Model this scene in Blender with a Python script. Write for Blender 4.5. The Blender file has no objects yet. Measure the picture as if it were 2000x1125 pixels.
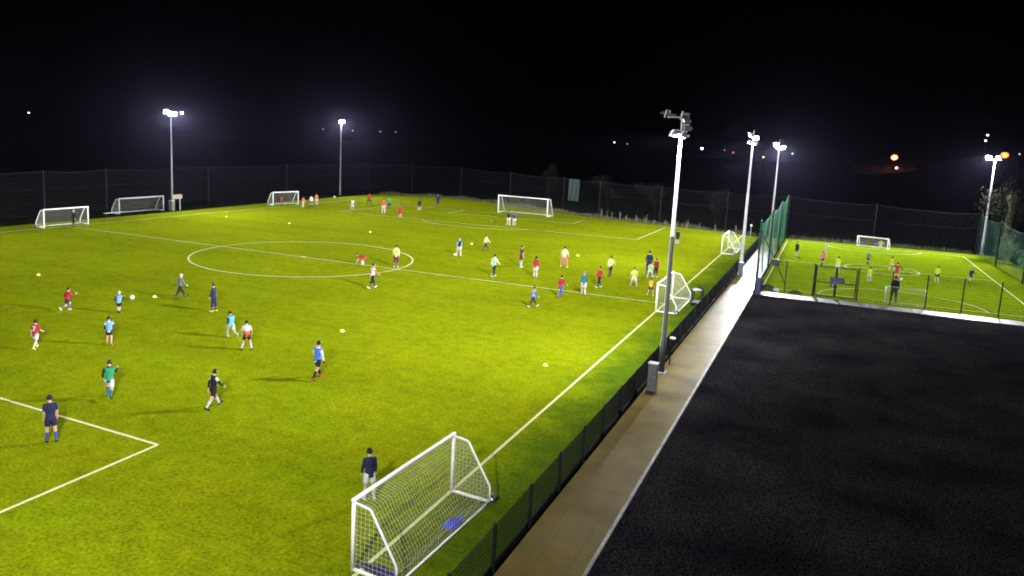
import bpy, math, random
import numpy as np
from mathutils import Vector, Matrix
random.seed(7); np.random.seed(7)
S = bpy.context.scene
COL = S.collection
PI = math.pi
rad = math.radians

# ------------------------------------------------------------------ materials
def new_mat(name):
    m = bpy.data.materials.new(name); m.use_nodes = True
    nt = m.node_tree
    return m, nt, nt.nodes['Principled BSDF']

def noise_mat(name, col, rough=0.6, scale=8.0, amt=0.18, metal=0.0, bump=0.0, spec=0.5, bscale=None, detail=4):
    m, nt, b = new_mat(name)
    tc = nt.nodes.new('ShaderNodeTexCoord')
    n = nt.nodes.new('ShaderNodeTexNoise'); n.inputs['Scale'].default_value = scale; n.inputs['Detail'].default_value = detail
    nt.links.new(tc.outputs['Object'], n.inputs['Vector'])
    r = nt.nodes.new('ShaderNodeValToRGB')
    r.color_ramp.elements[0].position = 0.3; r.color_ramp.elements[1].position = 0.7
    r.color_ramp.elements[0].color = (*[c*(1-amt) for c in col], 1)
    r.color_ramp.elements[1].color = (*[min(1, c*(1+amt)) for c in col], 1)
    nt.links.new(n.outputs['Fac'], r.inputs['Fac'])
    nt.links.new(r.outputs['Color'], b.inputs['Base Color'])
    b.inputs['Roughness'].default_value = rough; b.inputs['Metallic'].default_value = metal
    b.inputs['Specular IOR Level'].default_value = spec
    if bump:
        n2 = nt.nodes.new('ShaderNodeTexNoise'); n2.inputs['Scale'].default_value = bscale or scale*4
        nt.links.new(tc.outputs['Object'], n2.inputs['Vector'])
        bp = nt.nodes.new('ShaderNodeBump'); bp.inputs['Strength'].default_value = bump; bp.inputs['Distance'].default_value = 0.02
        nt.links.new(n2.outputs['Fac'], bp.inputs['Height']); nt.links.new(bp.outputs['Normal'], b.inputs['Normal'])
    return m

def emit_mat(name, col, strength):
    m, nt, b = new_mat(name)
    b.inputs['Base Color'].default_value = (0.8, 0.8, 0.8, 1)
    b.inputs['Emission Color'].default_value = (*col, 1)
    b.inputs['Emission Strength'].default_value = strength
    try: m.cycles.emission_sampling = 'NONE'
    except Exception: pass
    return m

# ------------------------------------------------------------------ mesh helper
class MB:
    def __init__(s): s.v = []; s.f = []
    def add(s, vs, fs):
        o = len(s.v); s.v += [tuple(v) for v in vs]; s.f += [tuple(i+o for i in f) for f in fs]; return s
    def box(s, c, d, M=None, bev=0.0):
        x, y, z = [k/2 for k in d]
        if bev <= 0:
            vs = [(-x,-y,-z),(x,-y,-z),(x,y,-z),(-x,y,-z),(-x,-y,z),(x,-y,z),(x,y,z),(-x,y,z)]
            fs = [(3,2,1,0),(4,5,6,7),(0,1,5,4),(1,2,6,5),(2,3,7,6),(3,0,4,7)]
        else:
            b = bev; lay = []
            for zz, k in ((-z, b), (-z+b, 0), (z-b, 0), (z, b)):
                X, Y = x-k, y-k; c2 = b if k == 0 else b*0.4
                lay.append([(-X+c2,-Y,zz),(X-c2,-Y,zz),(X,-Y+c2,zz),(X,Y-c2,zz),(X-c2,Y,zz),(-X+c2,Y,zz),(-X,Y-c2,zz),(-X,-Y+c2,zz)])
            vs = sum(lay, []); fs = [tuple(range(7,-1,-1)), tuple(range(24,32))]
            for l in range(3):
                for i in range(8):
                    j = (i+1) % 8; fs.append((l*8+i, l*8+j, l*8+8+j, l*8+8+i))
        out = []
        for v in vs:
            q = Vector(v)
            if M is not None: q = M @ q
            out.append(q+Vector(c))
        return s.add(out, fs)
    def tube(s, pts, r, n=6, caps=True):
        pts = [Vector(p) for p in pts]; R = r if hasattr(r, '__len__') else [r]*len(pts)
        vs = []; up = None
        for i, p in enumerate(pts):
            a = pts[max(0, i-1)]; b = pts[min(len(pts)-1, i+1)]; d = (b-a)
            if d.length < 1e-9: d = Vector((0,0,1))
            d.normalize()
            if up is None:
                up = Vector((0,0,1)) if abs(d.z) < .9 else Vector((0,1,0))
            x = d.cross(up)
            if x.length < 1e-6: x = d.cross(Vector((1,0,0)))
            x.normalize(); y = x.cross(d); up = y
            for k in range(n):
                t = 2*PI*k/n; vs.append(p + (x*math.cos(t)+y*math.sin(t))*R[i])
        fs = []
        for i in range(len(pts)-1):
            for k in range(n):
                j = (k+1) % n; fs.append((i*n+k, i*n+j, i*n+n+j, i*n+n+k))
        if caps:
            fs.append(tuple(range(n-1,-1,-1))); m = (len(pts)-1)*n; fs.append(tuple(range(m, m+n)))
        return s.add(vs, fs)
    def ell(s, c, r, nu=10, nv=7, M=None):
        vs = []; c = Vector(c)
        for i in range(nv+1):
            ph = PI*i/nv
            for k in range(nu):
                t = 2*PI*k/nu
                q = Vector((r[0]*math.sin(ph)*math.cos(t), r[1]*math.sin(ph)*math.sin(t), -r[2]*math.cos(ph)))
                if i in (0, nv): q += Vector((1e-5*math.cos(t), 1e-5*math.sin(t), 0))
                if M is not None: q = M @ q
                vs.append(c+q)
        fs = [(i*nu+k, i*nu+(k+1) % nu, (i+1)*nu+(k+1) % nu, (i+1)*nu+k) for i in range(nv) for k in range(nu)]
        fs += [tuple(range(nu-1,-1,-1)), tuple(range(nv*nu, nv*nu+nu))]
        return s.add(vs, fs)
    def poly(s, pts, z):
        return s.add([(x, y, z) for x, y in pts], [tuple(range(len(pts)))])
    def slab(s, pts, z0, z1):
        n = len(pts)
        vs = [(x, y, z0) for x, y in pts]+[(x, y, z1) for x, y in pts]
        fs = [tuple(range(n-1,-1,-1)), tuple(range(n, 2*n))]+[(i, (i+1) % n, n+(i+1) % n, n+i) for i in range(n)]
        return s.add(vs, fs)
    def mesh(s, name):
        me = bpy.data.meshes.new(name); me.from_pydata(s.v, [], s.f); me.update(); return me
    def build(s, name, m, parent=None, smooth=False):
        me = s.mesh(name)
        if m: me.materials.append(m)
        if smooth: me.polygons.foreach_set('use_smooth', [True]*len(me.polygons))
        o = bpy.data.objects.new(name, me); COL.objects.link(o)
        if parent: o.parent = parent
        return o

def tag(o, label, cat, group=None):
    o['label'] = label; o['category'] = cat
    if group: o['group'] = group
    return o
def thing(name, label, cat, loc=(0,0,0), rz=0.0, group=None):
    o = bpy.data.objects.new(name, None); COL.objects.link(o); o.empty_display_size = 0.2
    o.location = loc; o.rotation_euler = (0, 0, rz)
    return tag(o, label, cat, group)
def struct(o): o['kind'] = 'structure'; return o
def stuff(o): o['kind'] = 'stuff'; return o

def copy_tree(o, parent=None):
    c = o.copy(); COL.objects.link(c); c.parent = parent
    for ch in list(o.children): copy_tree(ch, c)
    return c

# ------------------------------------------------------------------ palette
M = {}
M['white_paint'] = noise_mat('white_paint', (.74,.74,.70), .4, 6, .06)
M['galv'] = noise_mat('galvanised_steel', (.42,.43,.45), .45, 5, .15, metal=.35)
M['pole'] = noise_mat('pole_steel', (.17,.17,.175), .5, 3, .12)
M['pole_shaded'] = noise_mat('pole_shaded_steel', (.026,.028,.028), .55, 3, .12)  # closest mast's lower pole, darkened to stand in for fading lamp light
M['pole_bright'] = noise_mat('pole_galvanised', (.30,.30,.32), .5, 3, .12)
M['net_post'] = noise_mat('net_post_steel', (.010,.0105,.014), .9, 5, .15, spec=.1)
M['far_post'] = noise_mat('far_post_steel', (.01,.01,.011), .8, 5, .15, spec=0)
M['dark_steel'] = noise_mat('dark_coated_steel', (.006,.008,.009), .6, 9, .2, spec=.15)
M['wire'] = noise_mat('fence_wire', (.006,.009,.010), .7, 9, .2, spec=.12)
M['net_white'] = noise_mat('white_net_cord', (.46,.45,.36), .9, 20, .1)
M['net_green'] = noise_mat('green_net_cord', (.008,.115,.055), .85, 20, .2)
M['net_grey'] = noise_mat('grey_net_cord', (.017,.018,.026), .9, 20, .2)
M['housing'] = noise_mat('lamp_housing', (.05,.05,.055), .5, 5, .12)
M['lens_off'] = noise_mat('lamp_glass_unlit', (.08,.08,.09), .15, 5, .1)
M['rubber'] = noise_mat('black_rubber', (.012,.012,.013), .7, 9, .2)
M['lens'] = emit_mat('lamp_lens', (.86,.9,1.0), 30.0)
M['lens_dim'] = emit_mat('lamp_lens_dim', (.86,.9,1.0), 3.0)

C_ = dict(red=(.42,.015,.02), pinkred=(.55,.06,.06), sky=(.16,.36,.72), sky2=(.10,.42,.66), green=(.02,.30,.12), navy=(.010,.013,.055),
 black=(.008,.008,.011), dark=(.014,.014,.017), white=(.66,.66,.64), grey=(.16,.16,.19), royal=(.08,.19,.66), hivis=(.60,.72,.03), lemon=(.66,.74,.14),
 mint=(.38,.62,.26), maroon=(.10,.018,.022), orange=(.62,.16,.03), pink=(.72,.16,.24), paleblue=(.28,.36,.66), blue=(.05,.09,.42), brown=(.055,.028,.02),
 teal=(.02,.15,.19), tealdk=(.015,.06,.09), amber=(.72,.46,.04), darkred=(.24,.015,.015), redorange=(.62,.07,.02), indigo=(.03,.03,.20), yellow=(.68,.70,.08),
 paleyel=(.66,.66,.26), purple=(.05,.04,.12), pale=(.48,.46,.40), ginger=(.22,.07,.02), skin=(.50,.30,.21), hairdark=(.012,.009,.008), greyhair=(.25,.25,.26), whitehair=(.62,.62,.60), brownhair=(.05,.022,.014))
KM = {}
def cloth(c):
    if c not in KM:
        KM[c] = noise_mat(('skin_' if c == 'skin' else 'fabric_')+c, tuple(k*(.78 if c == 'skin' else .60) for k in C_[c]), .55 if c == 'skin' else .8, 30, .10, spec=.3)
    return KM[c]
# ------------------------------------------------------------------ people
POSES = dict(  # thigh swing L,R ; knee bend L,R ; leg spread ; arm swing L,R ; arm spread L,R ; elbow bend L,R ; lean
 stand=((4,-3),(3,5),5,(6,-2),(9,9),(18,14),2), walk=((24,-18),(8,24),3,(-22,24),(9,9),(25,32),5), jog=((30,-14),(40,22),4,(-22,30),(14,14),(60,55),6),
 run=((50,-20),(62,58),3,(-38,36),(14,14),(80,75),11), stride=((30,-25),(4,14),3,(-26,26),(8,8),(18,22),6), apart=((2,-2),(5,5),15,(8,8),(20,20),(35,30),4),
 walkout=((26,-20),(8,20),4,(10,-8),(34,24),(28,12),4), bend=((34,24),(34,30),7,(-4,6),(6,6),(15,20),84), bendlow=((18,10),(22,20),7,(14,22),(26,26),(40,40),38),
 armsout=((10,-12),(12,14),12,(4,-2),(66,58),(22,18),4), keeper=((24,22),(34,34),12,(30,34),(40,40),(35,35),22))
def rotx(v, a, s, c): return v

def make_skeleton(H, pose):
    (tL, tR), (kL, kR), sp, (aL, aR), (bL, bR), (eL, eR), lean = [x for x in POSES[pose]]
    L = rad(lean); up = Vector((0, math.sin(L), math.cos(L))); fw = Vector((0, math.cos(L), -math.sin(L))); X = Vector((1,0,0))
    hip = Vector((0, 0, .52*H)); caps = []; extra = []
    hh = max(.142*H, .20)            # head height: larger share on a child
    def add(lab, a, b, ra, rb): caps.append((lab, a, b, ra, rb))
    low = 9
    fingers = []
    for sd, t, k in ((-1, tL, kL), (1, tR, kR)):
        a = rad(t); s = rad(sp)*sd
        h = hip + X*(.052*H*sd) + Vector((0,0,-.01*H))
        d = Vector((math.sin(s), math.sin(a)*math.cos(s), -math.cos(a)*math.cos(s)))
        kn = h + d*.235*H
        a2 = a-rad(k); d2 = Vector((math.sin(s)*.8, math.sin(a2)*math.cos(s), -math.cos(a2)*math.cos(s)))
        an = kn + d2*.235*H
        fa = max(-1.0, min(.35, a2*.75+.05)); fd = Vector((math.sin(rad(9*sd)), math.cos(fa), math.sin(fa)))
        heel = an + d2*.028*H - fd*.022*H; toe = an + d2*.034*H + fd*.105*H
        add('thigh', h, kn, .062*H, .040*H); add('shin', kn, an, .038*H, .024*H)
        calf = kn.lerp(an, .3) - fw*.012*H; caps.append(('shin', calf-d2*.03*H, calf+d2*.05*H, .035*H, .030*H))
        add('foot', heel, toe, .027*H, .021*H)
        low = min(low, heel.z-.026*H, toe.z-.021*H)
    sh0 = hip + up*.295*H
    for sd, t, b, e in ((-1, aL, bL, eL), (1, aR, bR, eR)):
        a = rad(t)+L*.35; s = rad(b)*sd
        if lean > 60: a = rad(t)+.15
        p = sh0 + X*(.100*H*sd)
        d = Vector((math.sin(s), math.sin(a)*math.cos(s), -math.cos(a)*math.cos(s)))
        el = p + d*.165*H
        a2 = a+rad(e); d2 = Vector((math.sin(s)*.75 - .10*sd, math.sin(a2)*math.cos(s), -math.cos(a2)*math.cos(s))).normalized()
        wr = el + d2*.140*H
        add('uarm', p, el, .034*H, .026*H); add('farm', el, wr, .025*H, .017*H)
        pc = wr + d2*.045*H
        add('hand', wr, pc, .018*H, .020*H)
        inn = Vector((-sd, 0, 0)); inn = (inn - d2*inn.dot(d2)).normalized(); acr = d2.cross(inn)
        for q, (off, ln) in enumerate(((-.018, .044), (-.006, .052), (.006, .049), (.017, .038))):
            p0 = pc + acr*off*H*1.1 + d2*.004*H; p1 = p0 + d2*ln*.5*H + inn*.004*H; p2 = p1 + d2*ln*.42*H + inn*.016*H
            fingers.append(([p0-d2*.012*H, p0, p1, p2], [.0062*H, .0062*H, .0058*H, .0042*H]))
        p0 = wr + d2*.014*H + acr*.015*H*sd; p1 = p0 + acr*.022*H*sd + d2*.018*H; p2 = p1 + d2*.026*H + inn*.008*H
        fingers.append(([p0, p1, p2], [.0075*H, .0068*H, .0048*H]))
    neck = hip + up*.335*H; hc = hip + up*(.335*H+.035*H+hh*.48) + fw*.012*H
    if lean > 20: hc = neck + (up*.7+Vector((0,.3,.5)) ).normalized()*(.03*H+hh*.48)
    hu = (hc-neck).normalized() if lean > 20 else up
    hf = (fw - hu*fw.dot(hu)).normalized()
    add('neck', neck, hc, .034*H, .036*H)
    return dict(H=H, hip=hip, up=up, fw=fw, caps=caps, fingers=fingers, hc=hc, hh=hh, hu=hu, hf=hf, low=low)

def raw_body(sk):
    H = sk['H']; mb = MB(); up, fw, hip = sk['up'], sk['fw'], sk['hip']; X = Vector((1,0,0))
    for lab, a, b, ra, rb in sk['caps']:
        d = b-a; L = d.length; d.normalize()
        mb.tube([a-d*ra*.92, a-d*ra*.6, a, a.lerp(b, .5), b, b+d*rb*.6, b+d*rb*.92], [ra*.35, ra*.8, ra, (ra+rb)/2*1.02, rb, rb*.8, rb*.35], 10)
    rings = [(-.075,.050,.055,0),(-.045,.085,.068,-.004),(0,.096,.072,-.006),(.05,.088,.066,0),(.10,.080,.060,.004),(.17,.094,.066,.004),(.235,.106,.066,0),(.285,.100,.056,-.004),(.32,.060,.045,-.004),(.345,.036,.038,-.002)]
    vs = []; n = 14
    for t, rx, ry, off in rings:
        for k in range(n):
            a = 2*PI*k/n; vs.append(hip + up*t*H + X*(rx*H*math.cos(a)) + fw*((ry*math.sin(a)+off)*H))
    fs = [(i*n+k, i*n+(k+1) % n, (i+1)*n+(k+1) % n, (i+1)*n+k) for i in range(len(rings)-1) for k in range(n)]
    fs += [tuple(range(n-1,-1,-1)), tuple(range((len(rings)-1)*n, len(rings)*n))]
    mb.add(vs, fs)
    hh, hc, hu, hf = sk['hh'], sk['hc'], sk['hu'], sk['hf']
    R = Matrix((X, hf, hu)).transposed()
    mb.ell(hc + hu*.06*hh, (.36*hh, .43*hh, .42*hh), 14, 10, R)
    mb.ell(hc - hu*.24*hh + hf*.10*hh, (.27*hh, .30*hh, .27*hh), 12, 8, R)
    mb.ell(hc - hu*.06*hh + hf*.42*hh, (.06*hh, .09*hh, .12*hh), 8, 6, R)      # nose
    for sd in (-1, 1): mb.ell(hc - hu*.03*hh + X*(.36*hh*sd), (.05*hh, .10*hh, .14*hh), 8, 6, R)   # ears
    return mb

def label_verts(sk, co):
    """nearest body region of every vertex, with the position along it"""
    n = len(co); best = np.full(n, 1e9); lab = np.zeros(n, dtype=object); par = np.zeros(n)
    for name, a, b, ra, rb in sk['caps']:
        A = np.array(a); B = np.array(b); d = B-A; t = np.clip(((co-A)@d)/(d@d), 0, 1)
        dist = np.linalg.norm(co-(A+t[:, None]*d), axis=1)-(ra+(rb-ra)*t)
        if name == 'neck': dist += .012
        if name == 'uarm': dist += .016*(1-t)**2
        m = dist < best; best[m] = dist[m]; lab[m] = name; par[m] = t[m]
    H = sk['H']; q = co-np.array(sk['hip']); t = q@np.array(sk['up'])/H
    side = np.abs(q[:, 0])/(.098*H); fr = np.abs(q@np.array(sk['fw']))/(.068*H)
    dist = (np.sqrt(side**2+fr**2)-1)*.075*H
    dist[t > .325] += .05; dist[(t < -.09) | (t > .35)] = 9
    m = dist < best; lab[m] = 'torso'; par[m] = t[m]; best[m] = dist[m]
    hc, hh = np.array(sk['hc']), sk['hh']; dh = np.linalg.norm(co-hc, axis=1)-.44*hh
    m = (dh < best+.012) & (((co-hc)@np.array(sk['hu'])) > -.5*hh); lab[m] = 'head'; par[m] = 0
    tt = np.where(lab == 'torso', par, t)
    return lab, par, t

def shell(name, co, no, faces, fmask, off, mats, parent, fmat=None):
    f = faces[fmask]
    if len(f) < 6: return None
    used, inv = np.unique(f, return_inverse=True)
    v = co[used] + no[used]*off[used][:, None]
    me = bpy.data.meshes.new(name); me.from_pydata(v.tolist(), [], inv.reshape(f.shape).tolist())
    for m in mats: me.materials.append(m)
    if fmat is not None: me.polygons.foreach_set('material_index', fmat[fmask].astype(int).tolist())
    me.polygons.foreach_set('use_smooth', [True]*len(me.polygons)); me.update()
    o = bpy.data.objects.new(name, me); COL.objects.link(o); o.parent = parent
    return o

def digit_seven(parent, sk):
    """a raised 7 on the back of the shirt"""
    H = sk['H']; up, fw, hip = sk['up'], sk['fw'], sk['hip']; X = Vector((1,0,0))
    mb = MB(); c = hip + up*.205*H - fw*(.066*H+.034)
    def bar(a, b, w):
        a = c + X*a[0] + up*a[1]; b = c + X*b[0] + up*b[1]; d = (b-a).normalized(); s = d.cross(fw).normalized()*w/2; t = fw*.010
        mb.add([a-s-t, a+s-t, b+s-t, b-s-t, a-s+t*2, a+s+t*2, b+s+t*2, b-s+t*2], [(0,1,2,3),(7,6,5,4),(0,4,5,1),(1,5,6,2),(2,6,7,3),(3,7,4,0)])
    w = .034*H; bar((-.05*H, .085*H), (.05*H, .085*H), w); bar((.036*H, .07*H), (-.014*H, -.07*H), w)
    o = mb.build('shirt_number', cloth('white'), parent); return o

def finish_person(row, sk, me):
    x, y, H, head, pose, kit, lab, grp = row
    K = kit.split('/'); top, bib, legs, socks, boots, hair = K[0], K[1], K[3], K[4], K[5], K[6]
    n = len(me.vertices); co = np.empty(n*3); me.vertices.foreach_get('co', co); co = co.reshape(-1, 3)
    no = np.empty(n*3); me.vertices.foreach_get('normal', no); no = no.reshape(-1, 3)
    faces = np.array([list(p.vertices) for p in me.polygons if len(p.vertices) == 4])
    L, par, tz = label_verts(sk, co)
    code = {k: i for i, k in enumerate(['thigh','shin','foot','uarm','farm','hand','neck','torso','head'])}
    lc = np.array([code[k] for k in L])
    def region(fn):
        m = fn(lc, par, tz); return m[faces].sum(1) >= 3
    low = sk['low']
    # body with fingers and eyes
    mb = MB(); mb.v = [tuple(c) for c in co]; mb.f = [tuple(p.vertices) for p in me.polygons]
    for pts, rr in sk['fingers']: mb.tube(pts, rr, 6)
    nb = len(mb.f)
    hc, hh, hu, hf = sk['hc'], sk['hh'], sk['hu'], sk['hf']
    for sd in (-1, 1): mb.ell(hc + hu*.02*hh + hf*.40*hh + Vector((.14*hh*sd,0,0)), (.05*hh, .04*hh, .035*hh), 6, 4)
    mb.ell(hc - hu*.27*hh + hf*.385*hh, (.10*hh, .03*hh, .022*hh), 6, 4)
    bm = mb.mesh('person'); bm.materials.append(cloth('skin')); bm.materials.append(cloth('dark')); bm.materials.append(cloth('darkred'))
    ne = (len(mb.f)-nb)//3
    mi = [0]*nb+[1]*(2*ne)+[2]*(len(mb.f)-nb-2*ne); 
    G = K[0].endswith('G')
    bm.polygons.foreach_set('material_index', mi); bm.polygons.foreach_set('use_smooth', [True]*len(mi)); bm.update()
    o = bpy.data.objects.new('person', bm); COL.objects.link(o)
    o.location = (x, y, -low); o.rotation_euler = (0, 0, -rad(head))
    tag(o, lab, 'person', grp)
    i = code
    long_ = top[-1] in 'LG'; special = None; tc = top
    if top == 'whiteL2': tc, special, long_ = 'white', 'L2', True
    elif top == 'blackW': tc, special, long_ = 'black', 'W', True
    elif top == 'redD': tc, special, long_ = 'red', 'D', True
    elif top == 'ombre': tc, special = 'white', 'O'
    elif long_: tc = top[:-1]
    tc = {'hivis':'hivis'}.get(tc, tc)
    hem = -.05
    fm = region(lambda c, p, t: ((c == i['torso']) & (t > hem)) | ((c == i['neck']) & (p < .12)) | (c == i['uarm']) & ((p < .8) | long_) | ((c == i['farm']) & (p < .94) & long_))
    off = .010 + .010*np.clip((.10-tz)/.13, 0, 1) + .004*np.sin(co[:, 2]*70+co[:, 0]*40)
    cf = co[faces].mean(1); lf = lc[faces[:, 0]]; tf = tz[faces].mean(1)
    fmat = np.zeros(len(faces), dtype=int); mats = [cloth(tc)]
    if special == 'L2': mats.append(cloth('black')); fmat[(lf == i['farm']) | ((lf == i['uarm']) & (par[faces[:, 0]] > .55))] = 1
    if special == 'W': mats.append(cloth('white')); fmat[(lf == i['uarm']) & (par[faces[:, 0]] < .45)] = 1
    if special == 'D': mats.append(cloth('dark')); fmat[(lf == i['uarm']) | (lf == i['farm'])] = 1
    if special == 'O': mats += [cloth('pinkred'), cloth('pink')]; fmat[tf < .16] = 2; fmat[tf < .09] = 1
    shell('shirt', co, no, faces, fm, off, mats, o, fmat)
    if bib != '_':
        fb = region(lambda c, p, t: ((c == i['torso']) & (t > -.015) & (t < .315)) | ((c == i['uarm']) & (p < .12)))
        shell('bib', co, no, faces, fb, off+.012, [cloth(bib)], o)
    if legs.endswith('T'):
        lg = legs[:-1]
        fl = region(lambda c, p, t: ((c == i['torso']) & (t < .045)) | (c == i['thigh']) | ((c == i['shin']) & (p < .93)))
        shell('trousers', co, no, faces, fl, np.full(n, .010), [cloth(lg)], o)
    else:
        fl = region(lambda c, p, t: ((c == i['torso']) & (t < .045)) | ((c == i['thigh']) & (p < .68)))
        shell('shorts', co, no, faces, fl, .008+.016*np.where(lc == i['thigh'], par, 0), [cloth(legs)], o)
        if socks != 'skin':
            for sd in (-1, 1):
                fs = region(lambda c, p, t: (c == i['shin']) & (p > .12) & (np.sign(co[:, 0]) == sd))
                shell('sock', co, no, faces, fs, np.full(n, .006), [cloth(socks)], o)
    for sd in (-1, 1):
        fs = region(lambda c, p, t: (c == i['foot']) & (np.sign(co[:, 0]) == sd))
        shell('boot', co, no, faces, fs, np.full(n, .007), [cloth(boots)], o)
    if top.endswith('G') or top == 'redG':
        for sd in (-1, 1):
            fs = region(lambda c, p, t: (c == i['hand']) & (np.sign(co[:, 0]) == sd))
            shell('glove', co, no, faces, fs, np.full(n, .012), [cloth('black')], o)
    q = co-np.array(hc); qu = q@np.array(hu)/hh; qf = q@np.array(hf)/hh
    hm = {'dark':'hairdark','black':'hairdark','brown':'brownhair','long':'hairdark','grey':'greyhair','white':'whitehair','pale':'pale','red':'brownhair'}.get(hair, hair)
    fh = region(lambda c, p, t: (c == i['head']) & ((qu > .30) | ((qf < .08) & (qu > -.22)) | ((hair == 'long') & (qf < -.05))))
    ho = .012+.006*np.sin(co[:, 0]*130)*np.sin(co[:, 2]*110+co[:, 1]*90)
    hr = shell('hair', co, no, faces, fh, ho, [cloth(hm)], o)
    if hair == 'long':
        pt = MB(); b = hc-hf*.40*hh; pt.tube([b+hu*.1*hh, b-hu*.5*hh-hf*.1*hh, b-hu*1.1*hh], [.05, .06, .02], 8); pt.build('ponytail', cloth(hm), o, True)
    if len(K) > 7: digit_seven(o, sk)
    return o

def build_people(rows):
    raws = []
    for r in rows:
        sk = make_skeleton(r[2], r[4]); mb = raw_body(sk)
        ob = mb.build('raw', None)
        m = ob.modifiers.new('r', 'REMESH'); m.mode = 'VOXEL'; m.voxel_size = .0155 if r[1] < -15 else .02; m.use_smooth_shade = True
        s = ob.modifiers.new('s', 'SMOOTH'); s.factor = .5; s.iterations = 4
        raws.append((r, sk, ob))
    bpy.context.view_layer.update()
    dg = bpy.context.evaluated_depsgraph_get()
    out = []
    for r, sk, ob in raws:
        me = bpy.data.meshes.new_from_object(ob.evaluated_get(dg), depsgraph=dg); out.append((r, sk, me))
    for r, sk, ob in raws:
        d = ob.data; bpy.data.objects.remove(ob); bpy.data.meshes.remove(d)
    for r, sk, me in out:
        finish_person(r, sk, me); bpy.data.meshes.remove(me)
# ------------------------------------------------------------------ ground, pitches, path, car park
def terrain_h(x, y):
    d = math.hypot(x-10, y-5)
    k = min(1, max(0, (d-105)/230)); k = k*k*(3-2*k)
    az = math.degrees(math.atan2(x-38.9, y+50.5))
    hi = 3.0 + 4.5*math.exp(-((az+56)/12)**2) + 10.5*math.exp(-((az-9.5)/4.5)**2) + 2.2*math.exp(-((az+34)/9)**2)
    return -.12 + k*hi + .25*math.sin(x*.05)*math.cos(y*.043)*k
def build_ground():
    nx = 90; xs = np.linspace(-640, 640, nx); ys = np.linspace(-115, 640, 70)
    # finer where the terrain begins to rise
    vs = [(x, y, terrain_h(x, y)) for y in ys for x in xs]
    fs = [(j*nx+i, j*nx+i+1, (j+1)*nx+i+1, (j+1)*nx+i) for j in range(len(ys)-1) for i in range(nx-1)]
    m = noise_mat('rough_grass_ground', (.010,.012,.007), 1.0, .6, .5, bump=.6, bscale=3, spec=0)
    g = MB().add(vs, fs).build('ground', m, None, True); struct(g)

def turf_mat(name, base, strip=None):
    m, nt, b = new_mat(name); N = nt.nodes; Lk = nt.links
    tc = N.new('ShaderNodeTexCoord')
    def noise(scale, detail=5, rough=.6, mp=None):
        n = N.new('ShaderNodeTexNoise'); n.inputs['Scale'].default_value = scale; n.inputs['Detail'].default_value = detail; n.inputs['Roughness'].default_value = rough
        if mp:
            k = N.new('ShaderNodeMapping'); k.inputs['Scale'].default_value = mp; Lk.new(tc.outputs['Object'], k.inputs['Vector']); Lk.new(k.outputs['Vector'], n.inputs['Vector'])
        else: Lk.new(tc.outputs['Object'], n.inputs['Vector'])
        return n
    def mapr(src, a, b_, lo, hi):
        r = N.new('ShaderNodeMapRange'); r.inputs[1].default_value = a; r.inputs[2].default_value = b_; r.inputs[3].default_value = lo; r.inputs[4].default_value = hi
        Lk.new(src, r.inputs[0]); return r.outputs[0]
    def mul(a, b_):
        k = N.new('ShaderNodeMath'); k.operation = 'MULTIPLY'; Lk.new(a, k.inputs[0]); Lk.new(b_, k.inputs[1]); return k.outputs[0]
    big = mapr(noise(.09, 3).outputs['Fac'], .3, .7, .84, 1.14)
    mid = mapr(noise(1.6, 5, .7).outputs['Fac'], .3, .7, .78, 1.22)
    fine = mapr(noise(9, 6, .75).outputs['Fac'], .3, .7, .50, 1.50)
    blade = mapr(noise(55, 3, .7).outputs['Fac'], .3, .7, .72, 1.28)
    roll = mapr(noise(1, 2, .5, (.02, .5, 1)).outputs['Fac'], .35, .65, .94, 1.06)
    f = mul(mul(mul(big, mid), mul(fine, blade)), roll)
    hue = mapr(noise(.35, 4).outputs['Fac'], .3, .7, 0, 1)
    mx = N.new('ShaderNodeMix'); mx.data_type = 'RGBA'
    mx.inputs[6].default_value = (base[0]*.93, base[1], base[2], 1); mx.inputs[7].default_value = (base[0]*1.07, base[1]*.99, base[2], 1)
    Lk.new(hue, mx.inputs[0]); col = mx.outputs[2]
    if strip:
        sx = N.new('ShaderNodeSeparateXYZ'); Lk.new(tc.outputs['Object'], sx.inputs[0])
        ad = N.new('ShaderNodeMath'); ad.operation = 'ADD'; Lk.new(sx.outputs[0], ad.inputs[0])
        w = mapr(noise(.5, 4).outputs['Fac'], .3, .7, -.9, .9); Lk.new(w, ad.inputs[1])
        k = mapr(ad.outputs[0], strip[1], strip[2], 0, 1)
        m2 = N.new('ShaderNodeMix'); m2.data_type = 'RGBA'; m2.inputs[7].default_value = (*strip[0], 1)
        Lk.new(k, m2.inputs[0]); Lk.new(col, m2.inputs[6]); col = m2.outputs[2]
    vm = N.new('ShaderNodeVectorMath'); vm.operation = 'SCALE'; Lk.new(col, vm.inputs[0]); Lk.new(f, vm.inputs['Scale'])
    Lk.new(vm.outputs[0], b.inputs['Base Color'])
    b.inputs['Roughness'].default_value = .9; b.inputs['Specular IOR Level'].default_value = 0
    bp = N.new('ShaderNodeBump'); bp.inputs['Strength'].default_value = .5; bp.inputs['Distance'].default_value = .03
    Lk.new(noise(22, 4, .7).outputs['Fac'], bp.inputs['Height']); Lk.new(bp.outputs['Normal'], b.inputs['Normal'])
    return m

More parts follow.
